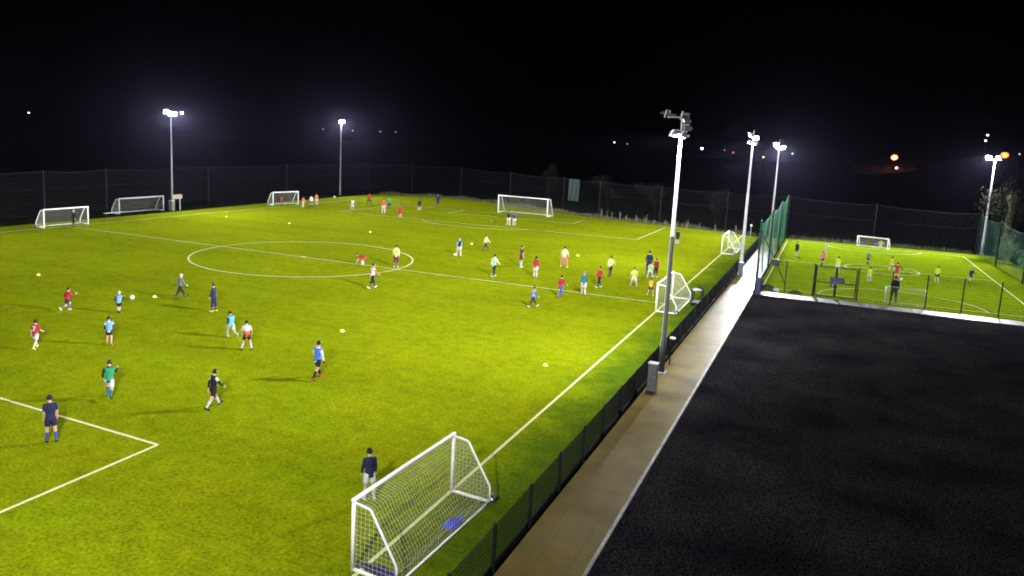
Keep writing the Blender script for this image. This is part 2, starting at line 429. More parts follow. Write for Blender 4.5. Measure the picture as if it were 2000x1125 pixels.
TW = 29.85; TL = 50.2
def line(mb, a, b, w=.11, z=.008):
    a = Vector((*a, 0)); b = Vector((*b, 0)); d = (b-a).normalized(); s = Vector((-d.y, d.x, 0))*w/2
    mb.add([(*(p.xy), z) for p in (a-s, b-s, b+s, a+s)], [(0,1,2,3)])
def arc(mb, c, r, a0, a1, w=.11, z=.012, n=64):
    vs = []
    for i in range(n+1):
        t = a0+(a1-a0)*i/n
        for q in (r-w/2, r+w/2): vs.append((c[0]+q*math.cos(t), c[1]+q*math.sin(t), z))
    mb.add(vs, [(2*i, 2*i+1, 2*i+3, 2*i+2) for i in range(n)])

def build_fields():
    turf = turf_mat('artificial_turf', (.145,.178,.0028), ((.058,.100,.005), 29.2, 31.6))
    edge = [(32.52,-75),(32.52,48.3),(31,48.6),(19.6,53.2),(8.5,55.5),(-2,61),(-12.8,67),(-24,70),(-34.2,66),(-34.4,34),(-33.6,14),(-33.4,-75)]
    o = MB().slab(edge, -.15, 0).build('football_pitch', turf); struct(o)
    paint = noise_mat('line_paint', (.56,.54,.27), .9, 14, .18, detail=6, spec=0)
    mb = MB()
    line(mb, (TW,-TL), (TW,TL)); line(mb, (-TW,-TL), (-TW,TL)); line(mb, (-TW,TL), (TW,TL)); line(mb, (-TW,-TL), (TW,-TL))
    line(mb, (-TW,0), (TW,0), .11, .010)
    arc(mb, (0,0), 9.15, 0, 2*PI, .13, .014, 128); arc(mb, (0,0), .12, 0, 2*PI, .22, .014, 16)
    for s in (1, -1):
        y = s*TL; p = s*(TL-16.5); q = s*(TL-5.5)
        xs = .04
        line(mb, (-20.16,p), (20.16,p), .12, .010); line(mb, (20.16,y), (20.16,p), .12, .012); line(mb, (-20.16,y), (-20.16,p), .12, .012)
        line(mb, (-9.16,q), (9.16,q), .11, .010); line(mb, (9.16,y), (9.16,q), .11, .012); line(mb, (-9.16,y), (-9.16,q), .11, .012)
        c = (0, s*(TL-11)); a = math.asin(5.5/9.15)
        arc(mb, c, 9.15, (PI+a if s > 0 else a), (2*PI-a if s > 0 else PI-a), .11, .014, 40)
        arc(mb, c, .12, 0, 2*PI, .22, .014, 16)
    struct(mb.build('pitch_markings', paint))
    # the small pitch beyond the car park
    t2 = turf_mat('small_pitch_turf', (.125,.185,.004))
    struct(MB().slab([(34.72,9.25),(56.5,9.25),(56.5,49.3),(34.72,49.3)], -.15, .0).build('small_pitch', t2))
    mb = MB(); X0, X1, Y0, Y1 = 35.05, 52.5, 11.2, 46.3; ym = 28.6; xc = 43.9
    for a, b in (((X0,Y0),(X0,Y1)),((X1,Y0),(X1,Y1)),((X0,Y0),(X1,Y0)),((X0,Y1),(X1,Y1))): line(mb, a, b, .10)
    line(mb, (X0,ym), (X1,ym), .10, .010)
    arc(mb, (xc,ym), 3, 0, 2*PI, .09, .014); arc(mb, (xc+.3,Y0-.3), 5.3, .06, PI-.06, .09, .012); arc(mb, (xc,Y1+.4), 4.7, PI+.09, 2*PI-.09, .10, .012)
    struct(mb.build('small_pitch_markings', paint))

def build_path():
    # footpath: damp concrete, dull brown, with a wet sheen that follows the puddled side
    m, nt, b = new_mat('damp_concrete'); N = nt.nodes; Lk = nt.links
    tc = N.new('ShaderNodeTexCoord')
    n1 = N.new('ShaderNodeTexNoise'); n1.inputs['Scale'].default_value = .5; n1.inputs['Detail'].default_value = 7; n1.inputs['Roughness'].default_value = .55
    Lk.new(tc.outputs['Object'], n1.inputs['Vector'])
    r = N.new('ShaderNodeValToRGB'); e = r.color_ramp.elements
    e[0].position = .30; e[0].color = (.085,.063,.020,1); e[1].position = .70; e[1].color = (.170,.130,.034,1)
    Lk.new(n1.outputs['Fac'], r.inputs['Fac'])
    n3 = N.new('ShaderNodeTexNoise'); n3.inputs['Scale'].default_value = 28; n3.inputs['Detail'].default_value = 5; Lk.new(tc.outputs['Object'], n3.inputs['Vector'])
    mr = N.new('ShaderNodeMapRange'); mr.inputs[1].default_value = .3; mr.inputs[2].default_value = .7; mr.inputs[3].default_value = .9; mr.inputs[4].default_value = 1.1
    Lk.new(n3.outputs['Fac'], mr.inputs[0])
    vm = N.new('ShaderNodeVectorMath'); vm.operation = 'SCALE'; Lk.new(r.outputs['Color'], vm.inputs[0]); Lk.new(mr.outputs[0], vm.inputs['Scale'])
    Lk.new(vm.outputs[0], b.inputs['Base Color'])
    mp = N.new('ShaderNodeMapping'); mp.inputs['Scale'].default_value = (.7, .5, 1); Lk.new(tc.outputs['Object'], mp.inputs['Vector'])
    n2 = N.new('ShaderNodeTexNoise'); n2.inputs['Scale'].default_value = 1.0; n2.inputs['Detail'].default_value = 5; Lk.new(mp.outputs['Vector'], n2.inputs['Vector'])
    rr = N.new('ShaderNodeMapRange'); rr.inputs[1].default_value = .35; rr.inputs[2].default_value = .65; rr.inputs[3].default_value = .34; rr.inputs[4].default_value = .46
    Lk.new(n2.outputs['Fac'], rr.inputs[0]); Lk.new(rr.outputs[0], b.inputs['Roughness'])
    b.inputs['Specular IOR Level'].default_value = .05
    n4 = N.new('ShaderNodeTexNoise'); n4.inputs['Scale'].default_value = 6; n4.inputs['Detail'].default_value = 6
    mp2 = N.new('ShaderNodeMapping'); mp2.inputs['Scale'].default_value = (1, 2.2, 1); Lk.new(tc.outputs['Object'], mp2.inputs['Vector']); Lk.new(mp2.outputs['Vector'], n4.inputs['Vector'])
    bp = N.new('ShaderNodeBump'); bp.inputs['Strength'].default_value = .22; bp.inputs['Distance'].default_value = .02
    Lk.new(n4.outputs['Fac'], bp.inputs['Height']); Lk.new(bp.outputs['Normal'], b.inputs['Normal'])
    mb = MB(); y = -74.3
    while y < 48:
        y1 = min(48.3, y+5.0); mb.box(((32.70+34.545)/2, (y+y1)/2, -.035), (34.545-32.70, y1-y-.022, .13)); y = y1
    struct(mb.build('path', m))
    grey = noise_mat('kerb_concrete', (.20,.185,.15), .5, 1.2, .5, bump=.3)
    mb = MB(); y = -74.3
    while y < 7.2:
        mb.box((34.60, y+.457, -.03), (.10, .905, .145), None, .012); y += .915
    struct(mb.build('kerb', grey))
    # pale strip between the car park and the small pitch
    mb = MB(); x = 34.73
    while x < 60:
        mb.box((x+1.24, 8.35, -.035), (2.47, 1.55, .12)); x += 2.5
    st = noise_mat('pale_concrete', (.055,.053,.048), .45, .30, .9, bump=.25, spec=.35, bscale=7)
    struct(mb.build('concrete_strip', st))
    # car park tarmac, damp
    m, nt, b = new_mat('tarmac'); N = nt.nodes; Lk = nt.links
    tc = N.new('ShaderNodeTexCoord')
    def noise(s, d, mp=None):
        n = N.new('ShaderNodeTexNoise'); n.inputs['Scale'].default_value = s; n.inputs['Detail'].default_value = d
        if mp:
            k = N.new('ShaderNodeMapping'); k.inputs['Scale'].default_value = mp; Lk.new(tc.outputs['Object'], k.inputs['Vector']); Lk.new(k.outputs['Vector'], n.inputs['Vector'])
        else: Lk.new(tc.outputs['Object'], n.inputs['Vector'])
        return n.outputs['Fac']
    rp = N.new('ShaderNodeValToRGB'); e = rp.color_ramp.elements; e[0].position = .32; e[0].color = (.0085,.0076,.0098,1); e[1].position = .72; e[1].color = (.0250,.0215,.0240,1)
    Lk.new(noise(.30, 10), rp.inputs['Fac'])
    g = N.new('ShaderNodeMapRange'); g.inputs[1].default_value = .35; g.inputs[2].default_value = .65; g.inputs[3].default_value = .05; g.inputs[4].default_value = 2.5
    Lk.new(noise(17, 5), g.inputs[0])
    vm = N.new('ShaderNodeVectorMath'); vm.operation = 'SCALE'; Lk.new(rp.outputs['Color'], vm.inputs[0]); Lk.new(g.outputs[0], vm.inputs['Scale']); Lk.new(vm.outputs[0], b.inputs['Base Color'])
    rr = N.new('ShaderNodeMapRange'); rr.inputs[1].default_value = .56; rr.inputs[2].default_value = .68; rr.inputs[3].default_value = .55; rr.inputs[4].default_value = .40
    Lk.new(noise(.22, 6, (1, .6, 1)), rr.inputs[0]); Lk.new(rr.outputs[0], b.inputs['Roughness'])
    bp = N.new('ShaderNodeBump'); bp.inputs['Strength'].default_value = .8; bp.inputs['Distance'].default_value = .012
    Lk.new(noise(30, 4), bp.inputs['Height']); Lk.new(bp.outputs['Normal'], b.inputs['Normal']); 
    wa = N.new('ShaderNodeMapRange'); wa.inputs[1].default_value = .56; wa.inputs[2].default_value = .74; wa.inputs[3].default_value = 0; wa.inputs[4].default_value = 1; Lk.new(noise(.9, 6, (1, .55, 1)), wa.inputs[0])
    wb = N.new('ShaderNodeMapRange'); wb.inputs[1].default_value = .50; wb.inputs[2].default_value = .62; wb.inputs[3].default_value = 0; wb.inputs[4].default_value = .0; Lk.new(noise(.13, 3), wb.inputs[0])
    wm = N.new('ShaderNodeMath'); wm.operation = 'MULTIPLY'; Lk.new(wa.outputs[0], wm.inputs[0]); Lk.new(wb.outputs[0], wm.inputs[1]); Lk.new(wm.outputs[0], b.inputs['Specular IOR Level'])
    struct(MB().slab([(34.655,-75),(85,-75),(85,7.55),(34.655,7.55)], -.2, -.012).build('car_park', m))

# ------------------------------------------------------------------ fences and nets
def mesh_fence(name, label, pts, height, step, vgap, hgap, wr, mats, base=.0, kerbboard=False, skip=None, group=None):
    """welded mesh fence along a straight run: posts and wire panels"""
    a, b = Vector((*pts[0], 0)), Vector((*pts[1], 0)); L = (b-a).length; d = (b-a)/L
    th = thing(name, label, 'fence', a, 0, group); n = max(1, round(L/step)); st = L/n
    pm = None; qm = None
    ang = math.atan2(d.y, d.x)
    for i in range(n+1):
        if skip and skip(i*st): continue
        if pm is None:
            mb = MB(); mb.box((0,0,height/2+.02), (.075,.075,height+.10), None, .006); mb.box((0,0,height+.085), (.07,.07,.02))
            q = mb.build('post', mats[0], th); pm = q
        else:
            q = pm.copy(); COL.objects.link(q); q.parent = th
        q.location = d*(i*st); q.rotation_euler = (0,0,ang)
    for i in range(n):
        if skip and (skip(i*st+.01) or skip((i+1)*st-.01)): continue
        if qm is None:
            mb = MB(); w = st-.06
            k = int(w/vgap)
            for j in range(k+1):
                x = .03+w*j/k; mb.tube([(x,.042,base+.03),(x,.042,height)], wr, 4, False)
            k = int((height-base)/hgap)
            for j in range(k+1):
                z = base+.05+(height-base-.06)*j/k
                mb.tube([(.03,.042+wr*1.6,z),(w+.03,.042+wr*1.6,z)], wr*1.5, 4, False); mb.tube([(.03,.042-wr*1.6,z),(w+.03,.042-wr*1.6,z)], wr*1.5, 4, False)
            q = mb.build('mesh_panel', mats[1], th); qm = q
            if kerbboard:
                kb = MB().box((st/2,.042,.07), (w,.05,.16), None, .006).build('gravel_board', mats[0], q)
        else:
            q = copy_tree(qm, th)
        q.location = d*(i*st); q.rotation_euler = (0,0,ang)
    return th

def tall_net(name, label, line_pts, hts, gap, wr, mat, postmat, sag=.35, zb=.05, hgap=None, bellies=0, group=None):
    """hanging ball-stop net between posts: real cords, top rope sagging between the posts"""
    th = thing(name, label, 'net', (*line_pts[0], 0), 0, group); o = Vector((*line_pts[0], 0))
    P = [Vector((*p, 0))-o for p in line_pts]
    for p, h in zip(P, hts):
        MB().tube([p, p+Vector((0,0,h+.12))], [.075,.055], 8).build('net_post', postmat, th)
    cord = MB(); rope = MB()
    for i in range(len(P)-1):
        a, b = P[i], P[i+1]; ha, hb = hts[i], hts[i+1]; L = (b-a).length; n = max(2, int(L/gap)); d = (b-a)/L; s = Vector((-d.y, d.x, 0))
        def top(u): return ha+(hb-ha)*u - sag*4*u*(1-u)*(.85+.15*math.sin(9*u+i)) 
        def pos(u, z):
            f = z/max(ha, hb); w = bellies*math.sin(PI*u*1.0)*math.sin(PI*f)*(.6+.4*math.sin(11*u+2*i))
            return a+(b-a)*u + s*(.07+w) + Vector((0,0,z))
        for j in range(n+1):
            u = j/n; t = top(u); 
            zs = [zb, (zb+t)*.33, (zb+t)*.66, t] if bellies else [zb, t]
            cord.tube([pos(u, z) for z in zs], wr, 3, False)
        hg = hgap or gap; m = int(max(ha, hb)/hg); seg = max(3, int(L/1.6))
        for j in range(m):
            f = (j+.5)/m; cord.tube([pos(k/seg, zb+(top(k/seg)-zb)*f) for k in range(seg+1)], wr, 3, False)
        rope.tube([pos(k/seg, top(k/seg)) for k in range(seg+1)], wr*2.4, 5, False)
        rope.tube([pos(k/seg, zb+(top(k/seg)-zb)*.62) for k in range(seg+1)], wr*1.6, 4, False)
    cord.build('net_cords', mat, th); rope.build('net_rope', mat, th)
    return th

def build_fences():
    M['net_dkgreen'] = noise_mat('dark_green_net_cord', (.008,.060,.040), .8, 20, .2)
    mesh_fence('mesh_fence', 'waist-high dark wire mesh fence running the length of the path beside the pitch', ((32.6,-73.9),(32.6,48.2)), 1.14, 2.45, .032, .145, .0036, (M['dark_steel'], M['wire']), .12, True)
    # fence of the small pitch with a double gate
    gx0, gx1 = 38.62, 41.36
    def sk(d):
        x = 34.72+d; return gx0+.2 < x < gx1-.2
    d1 = mesh_fence('mesh_fence', 'dark mesh fence across the near end of the small pitch, from green net to gate', ((34.72,9.85),(38.60,9.85)), 2.28, 1.95, .055, .20, .0022, (M['dark_steel'], M['wire']), .06)
    mesh_fence('mesh_fence', 'long dark mesh fence across the near end of the small pitch, behind the car park', ((41.40,9.85),(58.2,9.85)), 2.28, 2.1, .055, .20, .0022, (M['dark_steel'], M['wire']), .06)
    g = thing('double_gate', 'dark double mesh gate into the small pitch with an information board on it', 'gate', (38.60,9.85,0))
    W = 2.76
    for k, (x0, x1) in enumerate(((.05, W/2-.02), (W/2+.02, W-.05))):
        fr = MB()
        for x in (x0, x1-.05): fr.box((x+.025, 0, 1.17), (.085,.05,2.22), None, .005)
        for z in (.10, 1.12, 2.25): fr.box(((x0+x1)/2, 0, z), (x1-x0-.17,.045,.08), None, .005)
        leaf = fr.build('gate_leaf', M['dark_steel'], g)
        mb = MB(); n = int((x1-x0)/.055)
        for j in range(n+1): x = x0+.05+(x1-x0-.10)*j/n; mb.tube([(x,.0,.12),(x,.0,2.23)], .0022, 4, False)
        for j in range(11): z = .15+.20*j; mb.tube([(x0+.05,.004,z),(x1-.05,.004,z)], .003, 4, False)
        mb.build('mesh_infill', M['wire'], leaf)
        h = MB(); xx = x1-.06 if k == 0 else x0+.06
        h.tube([(xx,-.03,1.02),(xx,-.08,1.02),(xx,-.08,1.18)], .012, 6); h.build('handle', M['galv'], leaf)
    for x in (-.05, W+.05): MB().box((x,0,1.2), (.08,.08,2.44), None, .008).build('gate_post', M['dark_steel'], g)
    bd = thing('information_board', 'small dark blue board fixed at the middle of the double gate', 'sign', (38.60+1.46,9.85-.06,0))
    MB().box((0,0,1.32), (.90,.02,.42), None, .004).build('board_panel', noise_mat('board_navy', (.018,.018,.06), .5, 5, .2), bd)
    f = MB()
    for dx, dz, w, h in ((0,.215,.94,.03),(0,-.215,.94,.03),(.455,0,.03,.40),(-.455,0,.03,.40)): f.box((dx,-.004,1.32+dz), (w,.03,h))
    f.build('board_frame', M['dark_steel'], bd)
    lk = thing('padlock_box', 'small dark lock box under the information board on the gate', 'box', (38.60+1.16,9.85-.06,0))
    MB().box((0,0,.94), (.24,.07,.22), None, .01).build('box_body', M['dark_steel'], lk); MB().box((.03,-.04,.95), (.08,.012,.10), None, .003).build('box_cover', M['galv'], lk)
    # nets
    tall_net('ball_stop_net', 'tall green net hanging between the large pitch and the small pitch', [(34.62,10.3),(34.62,22.6),(34.62,36.2),(34.62,49.2)], [5.1,5.1,5.15,5.25], .13, .0045, M['net_green'], M['dark_steel'], .55, .06, None, .22)
    tall_net('ball_stop_net', 'tall dark green net along the outer side of the small pitch, before the tree', [(54.1,49.6),(54.3,39.5),(54.5,28.5),(54.7,17.5)], [4.5,4.45,4.45,4.4], .16, .0045, M['net_dkgreen'], M['dark_steel'], .5, .06, None, .2)
    tall_net('ball_stop_net', 'tall faint net closing the far end of the small pitch', [(34.75,49.6),(44,49.6),(54.0,49.6)], [5.1,4.75,4.5], .28, .004, M['net_grey'], M['net_post'], .25)
    tall_net('ball_stop_net', 'tall faint net behind the full size far goal', [(34.5,49.4),(27.5,50.6),(18.2,55.6),(8.5,59.5),(1.5,63.6),(-10.5,70.8),(-22,75),(-33,76),(-40.8,73)], [5.1,5.0,5.0,5.0,5.0,5.0,5.2,5.1,5.1], .30, .0042, M['net_grey'], M['net_post'], .22)
    tall_net('ball_stop_net', 'tall faint net along the far touchline behind the bench', [(-41.2,72.6),(-42.2,50),(-42.0,32),(-39.8,12.9),(-38.5,3.8),(-38.2,-12),(-38,-30)], [5.1,5.0,5.0,5.0,5.0,5.0,5.0], .30, .0042, M['net_grey'], M['net_post'], .22)
    # stay that braces the green net's end post, with a dark box on it
    st = thing('net_brace', 'dark sloping brace from the green net post down to the small fence', 'brace', (34.68,9.70,0))
    MB().tube([(0,0,4.45),(1.22,0,2.24)], .035, 8).build('upper_tube', M['dark_steel'], st); MB().tube([(1.22,0,2.24),(2.0,0,.60)], .035, 8).build('lower_tube', M['dark_steel'], st)
    MB().box((0,.04,4.45), (.2,.1,.14), None, .01).build('clamp', M['dark_steel'], st)
    bx = thing('junction_box', 'dark boxy fitting fixed halfway down the sloping brace', 'box', (35.90,9.70,0))
    MB().box((0,-.05,2.22), (.46,.22,.48), None, .03).build('box_body', M['dark_steel'], bx)
    MB().box((.26,-.05,2.40), (.20,.14,.10), None, .02).build('bracket', M['dark_steel'], bx)
    MB().box((0,-.165,2.22), (.34,.02,.34), None, .005).build('box_cover', M['rubber'], bx)
    # green windbreak patch fixed on the far net
    t = tag(MB().build('tarpaulin', None), 'dark green sheet hanging on the far net beside the full size goal', 'tarpaulin')
    vs = []; n = 14
    for j in range(11):
        for i in range(n+1):
            u = i/n; z = 5.05-3.3*j/10; vs.append((5.15-2.0*(1-u), 59.9+1.0*(1-u)+.06*math.sin(u*14+j*.4), z+.05*math.sin(u*PI)))
    mb = MB().add(vs, [(j*(n+1)+i, j*(n+1)+i+1, (j+1)*(n+1)+i+1, (j+1)*(n+1)+i) for j in range(10) for i in range(n)])
    me = mb.mesh('tarpaulin'); me.materials.append(noise_mat('green_sheet', (.0025,.014,.013), .9, 3, .2)); t.data = me
# ------------------------------------------------------------------ goals
def goal(label, loc, rz, W, Hh, td, bd, r=.05, cord=.12, cr=.0035, cat='goal', weights=True, name='goal', box=False, frame=None, group=None):
    """goal in local axes: mouth along x, depth along +y"""
    g = thing(name, label, cat, loc, rz, group); fm = frame or M['white_paint']
    for s in (-1, 1): MB().tube([(s*W/2,0,0),(s*W/2,0,Hh)], r, 10).build('post', fm, g, True)
    MB().tube([(-W/2-r,0,Hh),(W/2+r,0,Hh)], r, 10).build('crossbar', fm, g, True)
    prof = [(0.04,Hh-.06),(td,Hh-.10),(td+.08,Hh-.14),(bd-.02,.52),(bd,.42),(bd,.03)] if not box else [(.04,Hh-.04),(td,Hh-.06),(bd,.03)]
    for s in (-1, 1):
        MB().tube([(s*W/2,y,z) for y, z in prof], r*.62, 8).build('side_frame', fm, g, True)
        MB().tube([(s*W/2,0,.045),(s*W/2,bd,.045)], r*.9, 8).build('ground_bar', fm, g, True)
    MB().tube([(-W/2,bd,.045),(W/2,bd,.045)], r*.62, 8).build('back_bar', fm, g, True)
    net = MB(); nx = max(4, int(W/cord))
    # sagging back sheet along the profile
    fine = []
    for (y0, z0), (y1, z1) in zip(prof[:-1], prof[1:]):
        L = math.hypot(y1-y0, z1-z0); k = max(1, round(L/cord))
        for j in range(k): fine.append((y0+(y1-y0)*j/k, z0+(z1-z0)*j/k))
    fine.append(prof[-1]); nf = len(fine)-1
    def pt(u, j):
        y, z = fine[j]; b = math.sin(PI*u)*math.sin(PI*min(1, j/nf*1.02))
        wob = .03*math.sin(u*23+j*.7)*b
        zz = max(.02, z-.09*b*(1 if j < nf*.5 else .3)); yy = y-.10*b*(j/nf)+wob
        return Vector((-W/2+W*u, yy, zz))
    for i in range(nx+1): net.tube([pt(i/nx, j) for j in range(nf+1)], cr, 3, False)
    for j in range(nf+1): net.tube([pt(i/nx, j) for i in range(0, nx+1, 2 if nx > 20 else 1)], cr, 3, False)
    # slack net heaped on the back bar
    for q in range(3):
        net.tube([(-W/2+W*i/40, bd-.10-.10*abs(math.sin(i*.55+q*1.3))-.05*q, .03+.10*abs(math.sin(i*.41+q*2))*(1-.2*q)) for i in range(41)], cr*1.4, 3, False)
    # side sheets
    def back_y(z):
        for (y0, z0), (y1, z1) in zip(prof[:-1], prof[1:]):
            if z1 <= z <= z0: return y0+(y1-y0)*((z0-z)/max(1e-6, z0-z1))
        return bd
    for s in (-1, 1):
        z = .10
        while z < Hh-.08:
            net.tube([(s*W/2,.03,z),(s*W/2,back_y(z)-.01,z)], cr, 3, False); z += cord
        y = cord*.8
        while y < bd:
            zt = Hh-.08 if y <= td else max(.05, np.interp(y, [p[0] for p in prof[1:]], [p[1] for p in prof[1:]]))
            net.tube([(s*W/2,y,.04),(s*W/2,y,zt)], cr, 3, False); y += cord
    net.build('net', M['net_white'], g)
    if weights:
        for s in (-1, 1):
            w = MB(); w.tube([(s*W/2+s*.02,bd+.06,.13),(s*W/2+s*.20,bd+.06,.13)], [.12,.12], 14); ww = w.build('wheel', M['rubber'], g)
            MB().tube([(s*W/2+s*.005,bd+.06,.13),(s*W/2+s*.215,bd+.06,.13)], .045, 10).build('hub', M['white_paint'], ww)
    return g

def build_goals():
    z = .004
    goal('nearest white goal with a slack net on the near touchline', (29.79,-34.1,z), -PI/2-.040, 4.86, 1.80, .42, 1.24, .05, .12, .0036)
    goal('white goal on the near touchline at halfway, half hidden by the closest mast', (29.86,-.25,z), -PI/2, 5.30, 1.83, .42, 1.24, .05, .13, .0036)
    goal('white goal on the near touchline towards the far corner', (29.82,31.3,z), -PI/2, 5.2, 1.83, .42, 1.24, .05, .14, .0036)
    goal('white goal on the far touchline at halfway with a dark keeper before it', (-29.9,.12,z), PI/2, 4.95, 1.83, .42, 1.24, .055, .16, .004)
    goal('small white goal beyond the far touchline with a red keeper inside', (-31.0,35.95,z), PI/2-.25, 4.4, 1.85, .42, 1.24, .055, .16, .004)
    goal('full size white goal with box net at the far end of the large pitch', (-.35,50.9,z), -.10, 7.9, 2.48, .9, 2.0, .06, .22, .004, weights=False, box=True)
    goal('small white goal at the far end of the small pitch', (43.85,46.9,z), -.30, 3.15, 1.20, .35, .9, .045, .13, .0036, weights=False)
    goal('small pale goal just inside the mesh fence of the small pitch', (44.45,11.0,z), PI, 2.45, 1.12, .3, .75, .020, .15, .002, weights=False, frame=M['galv'])
    goal('grey spare goal standing behind the far touchline beside the lamp cabinet', (-35.7,14.6,-.02), PI/2, 6.6, 1.83, .5, 1.3, .06, .2, .0035, frame=M['galv'], weights=False)

# ------------------------------------------------------------------ floodlights
def fixture(parent, c, yaw, tilt, power, spot=140, blend=.7, lensmat='lens', size=(.62,.46,.13), aim_tilt=None, throw=.035):
    """one floodlight: housing with fins, lens, bracket and its lamp; yaw clockwise from +y, tilt = lens raised from straight down"""
    f = Vector((math.sin(rad(yaw)), math.cos(rad(yaw)), 0)); t = rad(tilt)
    nrm = f*math.sin(t)-Vector((0,0,1))*math.cos(t); xax = Vector((f.y, -f.x, 0)); yax = nrm.cross(xax)
    R = Matrix((xax, yax, nrm)).transposed(); c = Vector(c)
    w, l, h = size
    mb = MB(); mb.box(c, (w, l, h), R, .025)
    for k in range(7): mb.box(c+R @ Vector((-w*.40+w*.80*k/6, 0, -h*.5-.025)), (.012, l*.8, .05), R)
    hs = mb.build('floodlight', M['housing'], parent)
    e = MB(); e.box(c+nrm*(h/2+.004), (w*.86, l*.82, .006), R); e.build('lens', M[lensmat], hs)
    b = MB()
    for s in (-1, 1): b.box(c+R @ Vector((s*(w/2+.014), -l*.1, -h*.2)), (.014, .05, .34), R)
    b.box(c+R @ Vector((0, -l*.1, -h*.2-.17)), (w+.05, .05, .014), R); b.build('bracket', M['galv'], hs)
    if power:
        ld = bpy.data.lights.new('floodlight_lamp', 'SPOT'); ld.energy = power; ld.spot_size = rad(spot); ld.spot_blend = blend; ld.shadow_soft_size = .16; ld.color = LAMP_COL
        shape_beam(ld, throw)
        lo = bpy.data.objects.new('floodlight_lamp', ld); COL.objects.link(lo); lo.location = c+nrm*(h/2+.18); lo.parent = parent
        ta = rad(tilt if aim_tilt is None else aim_tilt); nd = f*math.sin(ta)-Vector((0,0,1))*math.cos(ta)
        lo.rotation_euler = nd.to_track_quat('-Z', 'Y').to_euler()
LAMP_COL = (.96, .97, 1.0)
def shape_beam(ld, throw):
    """asymmetric pitch optics: more light thrown far than straight down, cut off near the horizontal"""
    ld.use_nodes = True; nt = ld.node_tree; N = nt.nodes; Lk = nt.links; em = N['Emission']
    g = N.new('ShaderNodeNewGeometry'); sx = N.new('ShaderNodeSeparateXYZ'); Lk.new(g.outputs['Incoming'], sx.inputs[0])
    def math_(op, a, b=None):
        k = N.new('ShaderNodeMath'); k.operation = op
        for i, q in enumerate((a, b)):
            if q is None: continue
            if isinstance(q, (int, float)): k.inputs[i].default_value = q
            else: Lk.new(q, k.inputs[i])
        return k.outputs[0]
    z = sx.outputs[2]; q = math_('DIVIDE', .15, math_('ADD', math_('MULTIPLY', z, z), throw))
    r = N.new('ShaderNodeMapRange'); r.inputs[1].default_value = .10; r.inputs[2].default_value = -.06; r.inputs[3].default_value = .02; r.inputs[4].default_value = 1; Lk.new(z, r.inputs[0])
    Lk.new(math_('MULTIPLY', q, r.outputs[0]), em.inputs['Strength'])
def mast(label, x, y, h, fixtures, arms, r=.11, top=None, pm='pole'):
    m = thing('floodlight_mast', label, 'floodlight', (x,y,0), 0, 'floodlight masts')
    ht = top or h
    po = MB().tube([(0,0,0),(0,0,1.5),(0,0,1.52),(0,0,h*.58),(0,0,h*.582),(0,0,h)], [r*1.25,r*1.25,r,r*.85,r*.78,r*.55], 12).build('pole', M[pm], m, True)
    if pm == 'pole_shaded':      # lamp falloff put into the colour: lower tube darkened, upper tube bright
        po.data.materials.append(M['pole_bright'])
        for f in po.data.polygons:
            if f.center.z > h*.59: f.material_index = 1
    MB().box((0,0,.02), (.42,.42,.04), None, .01).build('base_plate', M['galv'], m)
    if ht > h+.05: MB().tube([(0,0,h-.05),(0,0,ht)], r*.32, 8).build('top_spigot', M['galv'], m)
    for a, b in arms: MB().tube([a, b], .04, 8).build('crossarm', M['galv'], m)
    for f in fixtures: fixture(m, *f[:4], **f[4] if len(f) > 4 else {}) if False else fixture(m, *f)
    return m

